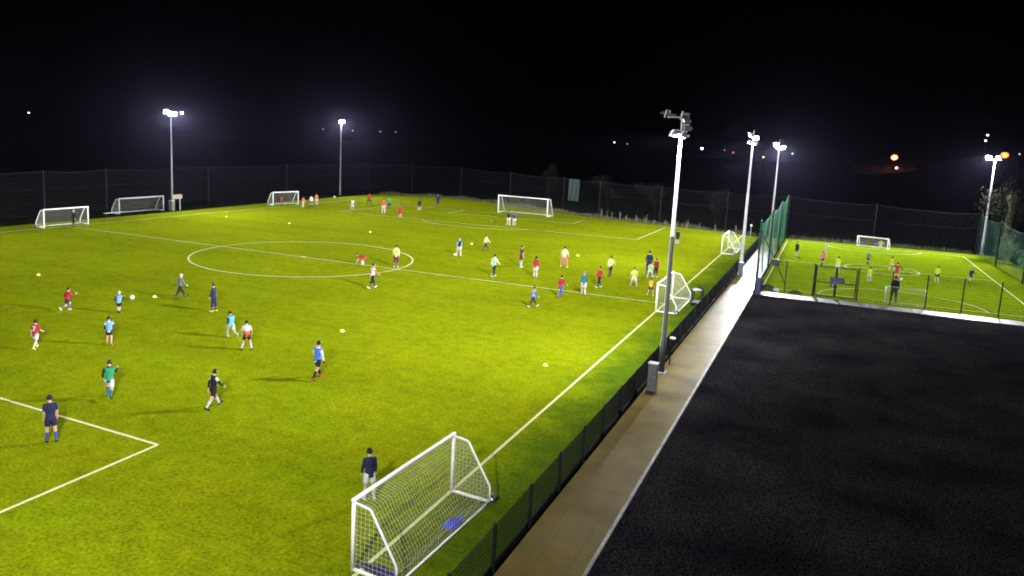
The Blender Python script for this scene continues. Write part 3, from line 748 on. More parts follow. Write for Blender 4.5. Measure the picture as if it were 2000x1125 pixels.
def build_masts():
    P = POW
    # far side of the large pitch
    def std(label, x, y, h, yaws, tilt=66, p=P, aim=66, throw=.075, pm='pole'):
        p = p*1.55; fx = []; n = len(yaws); arms = [((0,-.62,h-.08),(0,.62,h-.08))] if abs(math.sin(rad(yaws[0]))) > .6 else [((-.62,0,h-.08),(.62,0,h-.08))]
        ax = Vector(arms[0][1])-Vector(arms[0][0])
        for k, yw in enumerate(yaws):
            u = (k/(n-1)-.5)*1.05 if n > 1 else 0
            q = Vector(arms[0][0])+ax*(.5+u/1.24)
            f = Vector((math.sin(rad(yw)), math.cos(rad(yw)), 0))
            fx.append(((q.x+f.x*.22, q.y+f.y*.22, h+.14), yw, tilt, p/n, 145, .85, 'lens', (.50,.56,.13), aim, throw))
        return mast(label, x, y, h, fx, arms, pm=pm)
    m = std('tall floodlight mast with a split double head beside the spare goal on the far touchline', -36.5, 20.06, 11.95, [70,95,125])
    fixture(m, (.55,-1.3,12.30), 115, 74, 0); fixture(m, (.9,.9,12.25), 60, 80, 0, 150, .7, 'lens', (.5,.3,.12))
    std('tall floodlight mast near the small goal in the far corner', -37.4, 58.5, 12.45, [100,128,150])
    std('floodlight mast on the far touchline outside the photograph', -36.5, -16, 12.0, [75,95,115], 66, P*.32, 66, .06)
    std('floodlight mast by the far end of the far touchline outside the photograph', -36.5, -48, 12.0, [55,80,100], 66, P*.08, 66, .06)
    # masts along the path
    def pathmast(label, x, y, h, yaws, p, ext=True, aim=70, dim=False, tilt=40, pm='pole_bright', throw=.07, cone=145):
        fx = [((-.26,.20,h+.02), yaws[0], tilt, p*.5, cone, .85, 'lens', (.50,.34,.11), aim, throw), ((.12,-.16,h-.02), yaws[1], tilt, p*.5, cone, .85, 'lens', (.50,.34,.11), aim, throw)]
        arms = [((-.45,.08,h-.06),(.36,-.06,h-.06))]
        return mast(label, x, y, h, fx, arms, .11, h+(1.0 if ext else .05), pm)
    m = pathmast('closest floodlight mast, rising past the mid pitch goal, its upper lamps unlit', 32.80, -15.9, 10.88, [-52,-86], P*1.32, pm='pole_shaded', throw=.055, cone=174, aim=56)
    MB().tube([(-.62,-.1,11.62),(.28,.06,11.62)], .03, 8).build('crossarm', M['galv'], m); MB().tube([(.0,.02,11.30),(.36,-.16,11.30)], .03, 8).build('crossarm', M['galv'], m)
    fixture(m, (-.58,-.12,11.72), -80, 12, 0, 150, .7, 'lens_off', (.40,.66,.06)); fixture(m, (.10,.05,11.62), -20, 40, 0, 150, .7, 'lens_off', (.30,.26,.10))
    fixture(m, (.22,-.12,11.46), 150, 62, 0, 150, .7, 'lens_off', (.26,.22,.10)); fixture(m, (.30,-.16,11.14), 165, 70, 0, 150, .7, 'lens_off', (.30,.22,.10))
    m = pathmast('floodlight mast with stacked lit heads beside the path, before the green net', 32.85, 16.8, 11.0, [-75,-105], P*.95)
    fixture(m, (-.22,.0,11.62), -100, 62, 0); fixture(m, (.20,-.1,11.40), 170, 60, 0, 150, .75, 'lens', (.42,.36,.12), 50)
    MB().tube([(-.4,0,11.5),(.3,-.05,11.45)], .035, 8).build('crossarm', M['galv'], m)
    m = pathmast('floodlight mast behind the green net where the two pitches meet', 32.95, 49.2, 10.85, [-110,-150], P*1.15)
    fixture(m, (.42,-.1,10.95), 150, 62, P*1.1, 140, .85, 'lens', (.55,.42,.12), 52, .3); fixture(m, (-.35,-.1,11.25), 190, 66, 0)
    std('floodlight mast leaning over the outer corner of the small pitch before the tree', 54.75, 50.4, 10.55, [215,245], 55, P*1.2, 56, .3, 'pole_bright')
    std('floodlight mast of the small pitch outside the photograph', 55.6, 12.5, 10.6, [285,320], 55, P*.5, 54, .3)
    std('floodlight mast beside the path outside the photograph', 32.85, -49.5, 11.0, [-80,-45], 45, P*.70, 68, .06)

# ------------------------------------------------------------------ small things
def cone_disc(label, x, y):
    mb = MB(); n = 16; prof = [(.115,.004),(.110,.018),(.055,.085),(.030,.088),(.030,.080),(.048,.078),(.095,.004)]
    vs = []
    for r, z in prof: vs += [(r*math.cos(2*PI*k/n), r*math.sin(2*PI*k/n), z) for k in range(n)]
    fs = [(i*n+k, i*n+(k+1) % n, (i+1)*n+(k+1) % n, (i+1)*n+k) for i in range(len(prof)-1) for k in range(n)]
    o = mb.add(vs, fs).build('marker_cone', M['cone'], None, True); o.location = (x,y,.012); o.scale = (1.15,1.15,1.3)
    tag(o, label, 'marker', 'yellow marker cones'); return o
def ball(label, x, y, r=.11, z=None):
    import bmesh
    bm = bmesh.new(); bmesh.ops.create_icosphere(bm, subdivisions=3, radius=r); me = bpy.data.meshes.new('football'); bm.to_mesh(me); bm.free()
    me.materials.append(M['ball']); me.materials.append(M['ball_dark'])
    ico = []; p = (1+5**.5)/2
    for a in (-1, 1):
        for b in (-p, p): ico += [Vector((0,a,b)).normalized(), Vector((a,b,0)).normalized(), Vector((b,0,a)).normalized()]
    for f in me.polygons:
        c = Vector(f.center).normalized(); f.material_index = 1 if max(c.dot(q) for q in ico) > .955 else 0; f.use_smooth = True
    o = bpy.data.objects.new('football', me); COL.objects.link(o); o.location = (x,y,(z or r)+.012); tag(o, label, 'ball'); return o
def heap(name, label, cat, x, y, size, mat, seed=0, h=.2, rz=0):
    rnd = random.Random(seed); mb = MB(); n = 18; m = 8; vs = []
    for j in range(m+1):
        t = j/m
        for k in range(n):
            a = 2*PI*k/n; rr = (1-t**1.6)*(1+.22*math.sin(3*a+seed)+.12*math.sin(7*a+t*5))
            vs.append((size[0]*rr*math.cos(a), size[1]*rr*math.sin(a), h*(1-(1-t)**2)*(1+.3*math.sin(4*a+t*4))+.012))
    fs = [(j*n+k, j*n+(k+1) % n, (j+1)*n+(k+1) % n, (j+1)*n+k) for j in range(m) for k in range(n)]
    o = mb.add(vs, fs).build(name, mat, None, True); o.location = (x,y,0); o.rotation_euler = (0,0,rz); tag(o, label, cat); return o

def cabinet(label, x, y, h=1.26, w=.36, d=.30):
    c = thing('electrical_cabinet', label, 'cabinet', (x,y,0), 0, 'grey cabinets at the mast feet')
    MB().box((0,0,h/2+.02), (w,d,h-.06), None, .012).build('cabinet_body', M['cab'], c)
    MB().box((0,0,h), (w+.05,d+.06,.045), None, .012).build('cabinet_roof', M['galv'], c)
    dr = MB().box((0,-d/2-.006,h/2+.02), (w-.07,.012,h-.16), None, .003).build('cabinet_door', M['cab'], c)
    MB().tube([(w*.28,-d/2-.014,h*.52),(w*.28,-d/2-.035,h*.52),(w*.28,-d/2-.035,h*.60)], .008, 6).build('handle', M['galv'], dr)
    MB().box((0,0,.03), (w+.06,d+.06,.07)).build('plinth', M['rubber'], c)
    return c

def build_small():
    M['cone'] = noise_mat('cone_plastic', (.75,.72,.12), .5, 9, .06); M['ball'] = noise_mat('ball_white', (.78,.78,.72), .45, 20, .04); M['ball_dark'] = noise_mat('ball_panels', (.18,.18,.17), .5, 20, .1)
    M['cab'] = noise_mat('cabinet_grey', (.09,.095,.09), .5, 5, .15); M['blue_cloth'] = noise_mat('blue_cloth', (.05,.07,.50), .85, 9, .25); M['navy_cloth'] = noise_mat('navy_cloth', (.012,.012,.06), .85, 9, .25)
    for l, x, y in (('yellow marker cone nearest the frame edge, level with the coaches',-8.54,-17.87),('yellow marker cone beside the white ball near the coaches',2.77,-18.17),
        ('yellow marker cone alone in open turf above the player with black gloves',16.7,-18.35),('yellow marker cone nearest the near touchline in the open foreground',27.92,-18.06),
        ('yellow marker cone beyond the cream bib player',18.53,16.98),('yellow marker cone above the right half of the centre circle',-4.94,17.9),('yellow marker cone above the left half of the centre circle',-15.93,17.96),
        ('yellow marker cone furthest out toward the spare goal',-25.36,17.92),('yellow marker cone between the dribbling player and the striding lemon bib',7.48,17.24)): cone_disc(l, x, y)
    ball('white football rolling ahead of the pale-haired child', 2.2, -19.34, .125); ball('white football at the feet of the dribbling player', 9.62, 9.2, .12)
    ball('yellowish football beside the red player with outstretched arms', 45.08, 22.68, .11); ball('white football lying off the pitch in the far corner', -34.0, 52.1, .15)
    heap('cloth_bag', 'crumpled blue bag lying inside the back of the nearest goal', 'bag', 30.80, -33.35, (.16,.36), M['blue_cloth'], 3, .16, -.25)
    heap('sandbag', 'long navy sandbag on the side bar of the nearest goal', 'bag', 30.25, -36.25, (.52,.15), M['navy_cloth'], 5, .12, 0)
    cabinet('grey cabinet with pale roof at the foot of the closest mast', 33.02, -19.0); cabinet('grey cabinet beside the path at the mast before the green net', 33.02, 15.2, 1.2, .36, .30)
    # low post with a little camera by the closest mast
    p = thing('bollard_lamp', 'thin dark post with small pale head beside the fence at the closest mast', 'post', (32.92,-14.6,0))
    MB().tube([(0,0,0),(0,0,1.30)], .03, 8).build('post', M['dark_steel'], p); hd = MB().box((.06,0,1.36), (.26,.14,.10), None, .02).build('lamp_head', M['white_paint'], p)
    MB().box((.10,0,1.305), (.16,.11,.012)).build('lens', M['lens_off'], hd)
    # equipment trolley by the halfway goal
    t = thing('equipment_trolley', 'dark green mesh trolley of kit behind the halfway goal', 'trolley', (31.75,1.1,0))
    fr = MB()
    for x in (-.3,.3):
        for y in (-.55,.55): fr.box((x,y,.55), (.05,.05,1.02), None, .005)
    for z in (.16,1.02):
        for x in (-.3,.3): fr.box((x,0,z), (.04,1.05,.04))
        for y in (-.55,.55): fr.box((0,y,z), (.55,.04,.04))
    fr.build('frame', M['dark_steel'], t)
    MB().box((0,0,.20), (.58,1.08,.03)).build('deck', M['dark_steel'], t)
    mp = MB()
    for x in (-.3,.3):
        for j in range(12): mp.tube([(x,-.5+j*.09,.18),(x,-.5+j*.09,1.0)], .006, 4, False)
        for j in range(8): mp.tube([(x,-.53,.24+j*.1),(x,.53,.24+j*.1)], .006, 4, False)
    mp.build('mesh_side', M['net_green'], t)
    for x in (-.27,.27):
        for y in (-.5,.5): MB().tube([(x-.02,y,.075),(x+.02,y,.075)], .075, 12).build('wheel', M['rubber'], t)
    b1 = heap('kit_bag', 'pale bag on top of the green kit trolley', 'bag', 31.70, .72, (.26,.26), noise_mat('pale_bag', (.42,.42,.40), .7, 6, .1), 1, .12); b1.location.z = 1.03
    b2 = heap('kit_bag', 'black bag on top of the green kit trolley', 'bag', 31.78, 1.35, (.28,.30), M['rubber'], 2, .13); b2.location.z = 1.03
    heap('kit_bag', 'small red bag at the back corner of the halfway goal', 'bag', 30.95, 2.72, (.14,.22), noise_mat('red_bag', (.35,.04,.02), .8, 6, .1), 4, .16)
    heap('kit_bag', 'dark bags heaped at the foot of the green net end post', 'bag', 35.45, 10.45, (.55,.22), M['rubber'], 6, .28)
    heap('kit_bag', 'pale bag in the heap inside the small fence corner', 'bag', 36.05, 10.30, (.22,.16), noise_mat('grey_bag', (.40,.40,.40), .8, 6, .1), 7, .20)
    heap('kit_bag', 'flat black bag lying inside the small fence, between green net and gate', 'bag', 37.35, 10.15, (.42,.15), M['rubber'], 8, .16)
    tb = thing('litter_bin', 'navy litter bin at the end of the path by the green net', 'bin', (34.95,9.45,0))
    MB().tube([(0,0,0),(0,0,.10),(0,0,.86),(0,0,.90)], [.19,.20,.23,.24], 14).build('bin_body', noise_mat('bin_navy', (.02,.02,.07), .45, 5, .2), tb); MB().tube([(0,0,.905),(0,0,.93),(0,0,1.0)], [.25,.25,.12], 14).build('bin_lid', M['rubber'], tb)
    # spare goal corner: board, cabinet, bench
    bd = thing('notice_board', 'weathered brown board on a post in front of the far touchline mast', 'sign', (-34.6,19.1,0))
    MB().box((0,0,1.75), (.08,1.6,.55), None, .01).build('board_panel', noise_mat('weathered_wood', (.24,.19,.14), .8, 4, .35), bd)
    for y in (-.5,.5): MB().box((-.06,y,.95), (.06,.08,1.9)).build('post', M['galv'], bd)
    c = cabinet('pale grey cabinet below the brown board by the far touchline', -34.75, 18.35, 1.25, .6, .45)
    be = thing('bench', 'low grey bench at the end of the spare goal', 'bench', (-34.1,9.2,0), PI/2)
    MB().box((0,0,.44), (2.6,.34,.05), None, .01).build('seat', M['galv'], be)
    for x in (-1.1,0,1.1): MB().box((x,0,.21), (.06,.30,.41)).build('leg', M['dark_steel'], be)
    # stake with a pale cap by the far corner of the near touchline
    s = thing('marker_stake', 'thin stake with white cap beside the path mast near the far corner', 'stake', (30.9,46.6,0))
    MB().tube([(0,0,0),(0,0,1.35)], .025, 8).build('stake_shaft', M['galv'], s); MB().ell((0,0,1.45), (.11,.11,.15), 10, 7).build('stake_cap', M['white_paint'], s, True)

# ------------------------------------------------------------------ plants
def weed(label, x, y, h, seed, thick=1.0):
    rnd = random.Random(seed); w = thing('tall_weed', label, 'plant', (x,y,0), 0, 'pale weeds along the far edge of the turf')
    st = MB(); lf = MB()
    for k in range(rnd.randint(2, 4)):
        a = rnd.uniform(0, 6.28); o = rnd.uniform(0, .12)*thick; lean = rnd.uniform(0, .22); hh = h*rnd.uniform(.6, 1); dx, dy = math.cos(a), math.sin(a)
        st.tube([(o*dx,o*dy,0),((o+lean*.4)*dx,(o+lean*.4)*dy,hh*.6),((o+lean)*dx,(o+lean)*dy,hh)], [.014,.010,.006], 5)
        for q in range(16):
            u = rnd.uniform(.3, 1); b = rnd.uniform(0, 6.28); L = rnd.uniform(.06, .16); c = Vector(((o+lean*u*u)*dx,(o+lean*u*u)*dy,hh*u))
            d = Vector((math.cos(b), math.sin(b), rnd.uniform(-.3,.5)))*L; s = Vector((-math.sin(b), math.cos(b), 0))*L*.28
            lf.add([c, c+d*.5+s, c+d, c+d*.5-s], [(0,1,2,3)])
    st.build('stem', M['weed_stem'], w); lf.build('foliage', M['weed_leaf'], w)
def build_plants():
    M['weed_stem'] = noise_mat('weed_stem', (.24,.23,.15), .9, 9, .3); M['weed_leaf'] = noise_mat('weed_leaf', (.20,.21,.12), .9, 5, .4)
    rnd = random.Random(4)
    # positions along the far turf edge (x, y, height)
    W = [(9.6,57.0,1.3),(10.6,56.6,1.5),(11.4,56.1,1.25),(12.6,55.9,1.2),(13.6,55.4,.9),(15.3,54.7,1.1),(16.6,54.4,1.2),(19.5,53.6,.7),(22.5,52.0,1.35),(24.2,51.3,1.0),(26.4,50.6,.9),(29.0,49.4,1.2),(21.0,53.0,.8),(17.9,54.1,.6)]
    where = ['left end','second from left','third from left','fourth from left','fifth from left','middle left','middle','middle gap','just right of the closest mast','second right of the closest mast','third right of the closest mast','last before the path','directly behind the closest mast','left of the closest mast']
    for i, (x, y, h) in enumerate(W): weed('pale tall weed along the far turf edge, '+where[i]+' of the row' if i not in (8,9,10,11,12,13) else 'pale tall weed along the far turf edge, '+where[i], x, y, h, 30+i, 1.4)
    # rough verge at the foot of the far nets
    mb = MB(); r2 = random.Random(9)
    edge = [(31,49.0),(19.6,53.9),(8.5,56.2),(-2,61.8),(-12.8,67.8),(-24,71),(-34.6,67)]
    for (x0, y0), (x1, y1) in zip(edge[:-1], edge[1:]):
        L = math.hypot(x1-x0, y1-y0)
        for k in range(int(L*70)):
            u = r2.random(); off = r2.random()**1.5*2.2; nx, ny = (y0-y1)/L, (x1-x0)/L
            if ny < 0: nx, ny = -nx, -ny
            x = x0+(x1-x0)*u+nx*off; y = y0+(y1-y0)*u+ny*off; h = r2.uniform(.10,.38)*(1+.5*math.sin(x*.9)); a = r2.uniform(0,6.28); w = .03
            mb.add([(x-w*math.cos(a),y-w*math.sin(a),-.1),(x+w*math.cos(a),y+w*math.sin(a),-.1),(x+r2.uniform(-.1,.1),y+r2.uniform(-.1,.1),h)], [(0,1,2)])
    for x0, x1, y0 in ((35,53.8,49.4),):
        for k in range(1500):
            x = r2.uniform(x0, x1); y = y0+r2.random()*1.8; h = r2.uniform(.1,.5); a = r2.uniform(0,6.28); w = .03
            mb.add([(x-w*math.cos(a),y-w*math.sin(a),-.1),(x+w*math.cos(a),y+w*math.sin(a),-.1),(x+r2.uniform(-.1,.1),y+r2.uniform(-.1,.1),h)], [(0,1,2)])
    stuff(mb.build('verge_grass', noise_mat('verge_grass', (.085,.085,.04), .95, 1.5, .4)))
    # ivy-clad tree behind the outer net
    def tree(label, x, y, h, seed, ivy, spread):
        rn = random.Random(seed); t = thing('tree', label, 'tree', (x,y,0)); tr = MB(); tips = []
        def branch(p, d, L, r, dep):
            pts = [p]; rr = [r]; q = p
            for k in range(4):
                d = (d+Vector((rn.uniform(-.2,.2), rn.uniform(-.2,.2), rn.uniform(-.05,.15)))).normalized(); q = q+d*L/4; pts.append(q); rr.append(r*(1-.16*(k+1)))
            tr.tube(pts, rr, 7)
            tips.extend(pts[1:])
            if dep:
                for k in range(rn.randint(3,4)):
                    i = rn.randint(2,4); a = rn.uniform(0,6.28); nd = (d*.55+Vector((math.cos(a)*.9, math.sin(a)*.9, rn.uniform(.1,.6)))*spread).normalized(); branch(pts[i], nd, L*rn.uniform(.45,.62), rr[i]*.6, dep-1)
        branch(Vector((0,0,-.1)), Vector((.02,0,1)), h*.72, .15, 3)
        tr.build('trunk', noise_mat('bark', (.006,.005,.004), .95, 4, .35, spec=.02), t)
        lf = MB()
        for p in tips:
            if p.z < h*.35: continue
            if rn.random() < .35: continue
            for k in range(26):
                c = p+Vector((rn.gauss(0,.34), rn.gauss(0,.34), rn.gauss(0,.28))); s = rn.uniform(.05,.12); a = Vector((rn.uniform(-1,1), rn.uniform(-1,1), rn.uniform(-1,1))).normalized(); b = a.cross(Vector((.3,.2,1))).normalized()
                lf.add([c-a*s, c+b*s*.6, c+a*s, c-b*s*.6], [(0,1,2,3)])
        lf.build('crown', noise_mat('tree_leaf', (.006,.008,.004), .95, 2, .4, spec=.02) if not ivy else noise_mat('tree_leaf', (.020,.026,.012), .9, 2, .4, spec=.1), t)
        if ivy:
            iv = MB()
            for k in range(5200):
                z = rn.uniform(0, h*.80); a = rn.uniform(0,6.28); cl = .5+.5*math.sin(z*2.1)*math.cos(a*2+z); r = .13+.42*cl*rn.random()+.25*(z < 1.2)
                c = Vector((r*math.cos(a), r*math.sin(a), z)); s = rn.uniform(.04,.09); n = Vector((math.cos(a), math.sin(a), rn.uniform(-.4,.8))).normalized(); b = n.cross(Vector((0,0,1))).normalized(); u = b.cross(n)
                iv.add([c-b*s, c-u*s, c+b*s, c+u*s*.8], [(0,1,2,3)])
            iv.build('ivy', noise_mat('ivy_leaf', (.060,.064,.034), .8, 3, .5, spec=.1), t)
    tree('ivy-clad tree lit by the corner mast behind the outer net of the small pitch', 56.15, 46.8, 8.6, 5, True, 1.0)
    for lab, x, y, h, sd in (('dark tree behind the far net, directly behind the full size goal', -4.5, 73.5, 5.6, 11), ('dark tree behind the far net beside the green sheet', 8.5, 64.5, 5.2, 12),
        ('dark tree behind the far net above the row of pale weeds', 16.5, 60.5, 4.4, 13), ('dark tree behind the far net nearest the green net', 25.5, 56.5, 4.6, 14)): tree(lab, x, y, h, sd, False, 1.0)
    # shrub seen through the outer net
    for lab, x, y, s, sd in (('leafy green shrub seen through the outer net below the tree', 55.9, 43.2, 1.35, 1), ('low dark shrub behind the outer net, nearer the car park', 56.2, 37.2, 1.15, 2)):
        rn = random.Random(sd); t = thing('shrub', lab, 'shrub', (x,y,0)); st = MB(); lf = MB()
        for k in range(12):
            a = rn.uniform(0,6.28); e = Vector((math.cos(a)*s*rn.uniform(.2,.8), math.sin(a)*s*rn.uniform(.2,.8), s*rn.uniform(.9,2.0))); st.tube([(0,0,0), e*.5+Vector((0,0,.2)), e], [.03,.02,.008], 5)
            for q in range(130):
                c = e*rn.uniform(.4,1.05)+Vector((rn.gauss(0,.24), rn.gauss(0,.24), rn.gauss(0,.24))); v = rn.uniform(.04,.10); n = Vector((rn.gauss(0,1), rn.gauss(0,1), rn.gauss(0,1))).normalized(); b = n.orthogonal().normalized(); u = b.cross(n)
                lf.add([c-b*v, c-u*v*.6, c+b*v, c+u*v*.6], [(0,1,2,3)])
        st.build('stem', M['weed_stem'], t); lf.build('foliage', noise_mat('shrub_leaf', (.06,.15,.04), .7, 3, .4), t)

# ------------------------------------------------------------------ far lights beyond the fields
def build_far():
    cam = Vector((38.92,-50.5,10.24))
    def place(az, slope, ph, dmax=520):
        """first spot along the sight line where a lamp post of height ph stands on the terrain"""
        s, c = math.sin(rad(az)), math.cos(rad(az)); best = None
        d = 110
        while d < dmax:
            x, y, z = cam.x+s*d, cam.y+c*d, cam.z+slope*d; g = terrain_h(x, y); k = abs(z-g-ph)
            if best is None or k < best[0]-.05: best = (k, x, y, z, g, d)
            d += 4
        return best
    white = emit_mat('far_lamp_white', (.9,.93,1.0), 2.2); warm = emit_mat('far_lamp_warm', (1.0,.62,.28), 1.2); orange = emit_mat('far_lamp_orange', (1.0,.19,.03), .40); amber = emit_mat('far_lamp_amber', (1.0,.30,.05), .40)
    dim = emit_mat('far_lamp_dim', (.8,.8,.9), .35); bright = emit_mat('far_lamp_bright', (.9,.93,1.0), 9.0); red = emit_mat('far_lamp_red', (.9,.2,.06), .12)
    def lamp(label, az, slope, ph, m, size, glow=None):
        k, x, y, z, g, d = place(az, slope, ph)
        t = thing('street_lamp', label, 'street lamp', (x,y,g), -rad(az), 'far street lamps beyond the fields'); hh = z-g
        MB().tube([(0,.6,0),(0,.6,hh+.15)], [.10,.06], 7).build('pole', M['far_post'], t); MB().tube([(0,.6,hh+.15),(0,0,hh+size*1.0+.05)], .04, 6).build('lamp_arm', M['far_post'], t)
        MB().ell((0,0,hh+size*.95), (size*.75,size*.6,size*.22), 10, 6).build('lamp_hood', M['far_post'], t, True)
        MB().ell((0,0,hh), (size,size*.8,size*.85), 12, 8).build('lamp_bowl', m, t, True)
        if glow:
            ld = bpy.data.lights.new('street_lamp_glow', 'POINT'); ld.energy = glow[0]; ld.color = glow[1]; ld.shadow_soft_size = size
            lo = bpy.data.objects.new('street_lamp_glow', ld); COL.objects.link(lo); lo.parent = t; lo.location = (0,-size*1.3,hh-.1)
        return t
    lamp('lone faint street lamp high above the far touchline goal', -55.65, .0112, 6, white, .26)
    lamp('faint street lamp low beside the head of the far corner mast', -36.32, .0070, 6, dim, .22)
    lamp('faint street lamp just past the head of the far corner mast', -34.14, .0067, 6, dim, .20)
    lamp('faint street lamp, nearer of the pair in the dark beyond the far corner mast', -32.09, .0068, 6, dim, .26)
    lamp('faint street lamp, further of the pair in the dark beyond the far corner mast', -30.95, .0070, 6, dim, .26)
    lamp('small white street lamp in the dark left of the closest mast head', -14.68, .0051, 6, white, .30)
    lamp('dim street lamp nearest the closest mast head in the dark', -13.75, .0038, 6, dim, .24)
    lamp('bright white street lamp alone between the closest mast and the next', -8.51, .0018, 6, bright, .46, None)
    lamp('dim white street lamp beside the dull red glow', -6.98, .0010, 6, dim, .24)
    lamp('warm street lamp low between the two masts before the green net', -4.38, -.0057, 6, warm, .36)
    lamp('small white street lamp past the mast behind the green net', -2.55, .0, 6, white, .34)
    lamp('big orange street lamp above the long low building', 3.55, .0003, 6, orange, 1.25, (900,(1,.30,.06)))
    lamp('small white lamp below the big orange street lamp', 3.74, -.0114, 5, white, .32)
    lamp('upper of two white lamps high on the dark hill', 8.36, .0280, 6, white, .34)
    lamp('lower of two white lamps high on the dark hill', 8.30, .0220, 6, white, .34)
    lamp('amber street lamp beside the head of the outer corner mast', 9.35, .0074, 6, amber, 1.0, (50,(1,.45,.1)))
    lamp('faint lamp on the hill nearest the frame edge', 10.07, .0091, 6, dim, .22)
    # long low building under the orange lamp, and a house with lit red front
    def house(label, az, slope, d, w, dep, hh, wallm, lit=None, roofm=None):
        s, c = math.sin(rad(az)), math.cos(rad(az)); x, y = cam.x+s*d, cam.y+c*d; g = terrain_h(x, y)
        t = thing('house', label, 'building', (x,y,g+.9), -rad(az))
        MB().box((0,0,hh/2-1.5), (w,dep,hh+3)).build('wall', wallm, t)
        r = MB(); o = .4; X, Y = w/2+o, dep/2+o; z0 = hh+.003; z1 = hh+dep*.32
        r.add([(-X,-Y,z0),(X,-Y,z0),(X,Y,z0),(-X,Y,z0),(-X,0,z1),(X,0,z1)], [(3,2,1,0),(0,1,5,4),(2,3,4,5),(0,4,3),(1,2,5)]); r.build('roof', roofm or M['slate'], t)
        n = max(2, int(w/4))
        for k in range(n):
            xx = -w/2+w*(k+.5)/n; f = MB(); f.box((xx,-dep/2-.02,hh*.52), (1.3,.06,1.3)); fo = f.build('window', M['slate'], t)
            MB().box((xx,-dep/2-.055,hh*.52), (1.15,.02,1.15)).build('pane', lit if lit and k % 3 == 1 else M['pane'], fo)
    M['slate'] = noise_mat('slate', (.004,.004,.004), 1, 2, .3, spec=0); M['pane'] = noise_mat('window_pane', (.004,.004,.006), .6, 3, .2, spec=.05); rw = noise_mat('rendered_wall', (.030,.020,.016), 1, 1, .2, spec=0)
    house('long low building with slate roof under the big orange street lamp', 3.9, 0, 352, 32, 8, 1.3, rw)
    lamp('dull red lamp between the closest mast and the next two masts', -6.39, -.0017, 5, red, .75)

def build_haze():
    mb = MB(); x0, x1, y0, y1, z0, z1 = -650, 650, -118, 650, -2.5, 40
    mb.add([(x0,y0,z0),(x1,y0,z0),(x1,y1,z0),(x0,y1,z0),(x0,y0,z1),(x1,y0,z1),(x1,y1,z1),(x0,y1,z1)], [(3,2,1,0),(4,5,6,7),(0,1,5,4),(1,2,6,5),(2,3,7,6),(3,0,4,7)])
    m = bpy.data.materials.new('night_haze'); m.use_nodes = True; nt = m.node_tree; nt.nodes.clear()
    out = nt.nodes.new('ShaderNodeOutputMaterial'); v = nt.nodes.new('ShaderNodeVolumePrincipled')
    v.inputs['Color'].default_value = (.58,.57,1.0,1); v.inputs['Density'].default_value = HAZE; v.inputs['Anisotropy'].default_value = .88
    nt.links.new(v.outputs[0], out.inputs['Volume'])
    stuff(mb.build('haze', m))

# ------------------------------------------------------------------ world, camera, render
def build_world():
    w = bpy.data.worlds.new('World'); S.world = w; w.use_nodes = True; nt = w.node_tree; bg = nt.nodes['Background']
    bg.inputs['Color'].default_value = (.25,.28,1.0,1); bg.inputs['Strength'].default_value = SKY
    cd = bpy.data.cameras.new('camera'); co = bpy.data.objects.new('camera', cd); COL.objects.link(co); S.camera = co
    yaw, pitch, roll = CAM['yaw'], CAM['pitch'], CAM['roll']
    f = Vector((math.sin(yaw)*math.cos(pitch), math.cos(yaw)*math.cos(pitch), -math.sin(pitch))); r = Vector((math.cos(yaw), -math.sin(yaw), 0)); u = r.cross(f)
    c, s = math.cos(roll), math.sin(roll); r2 = c*r+s*u; u2 = -s*r+c*u
    R = Matrix((r2, u2, -f)).transposed().to_4x4(); R.translation = Vector(CAM['loc']); co.matrix_world = R
    cd.sensor_width = 36; cd.lens = CAM['f']/2000*36; cd.shift_x = -CAM['dx']/2000; cd.shift_y = CAM['dy']/2000
    cd.clip_start = .1; cd.clip_end = 3000
    S.view_settings.view_transform = 'Standard'; S.view_settings.look = 'None'; S.view_settings.exposure = EXPO; S.view_settings.gamma = 1
    cy = S.cycles; cy.max_bounces = 5; cy.diffuse_bounces = 2; cy.glossy_bounces = 2; cy.transparent_max_bounces = 8; cy.volume_bounces = 0
    cy.use_denoising = True; cy.sample_clamp_indirect = 4; cy.sample_clamp_direct = 0; cy.caustics_reflective = False; cy.caustics_refractive = False
    try: cy.denoiser = 'OPENIMAGEDENOISE'
    except Exception: pass
    cy.pixel_filter_type = 'BLACKMAN_HARRIS'; cy.filter_width = 1.9
    cy.use_adaptive_sampling = True; cy.adaptive_threshold = .02
    S.render.film_transparent = False

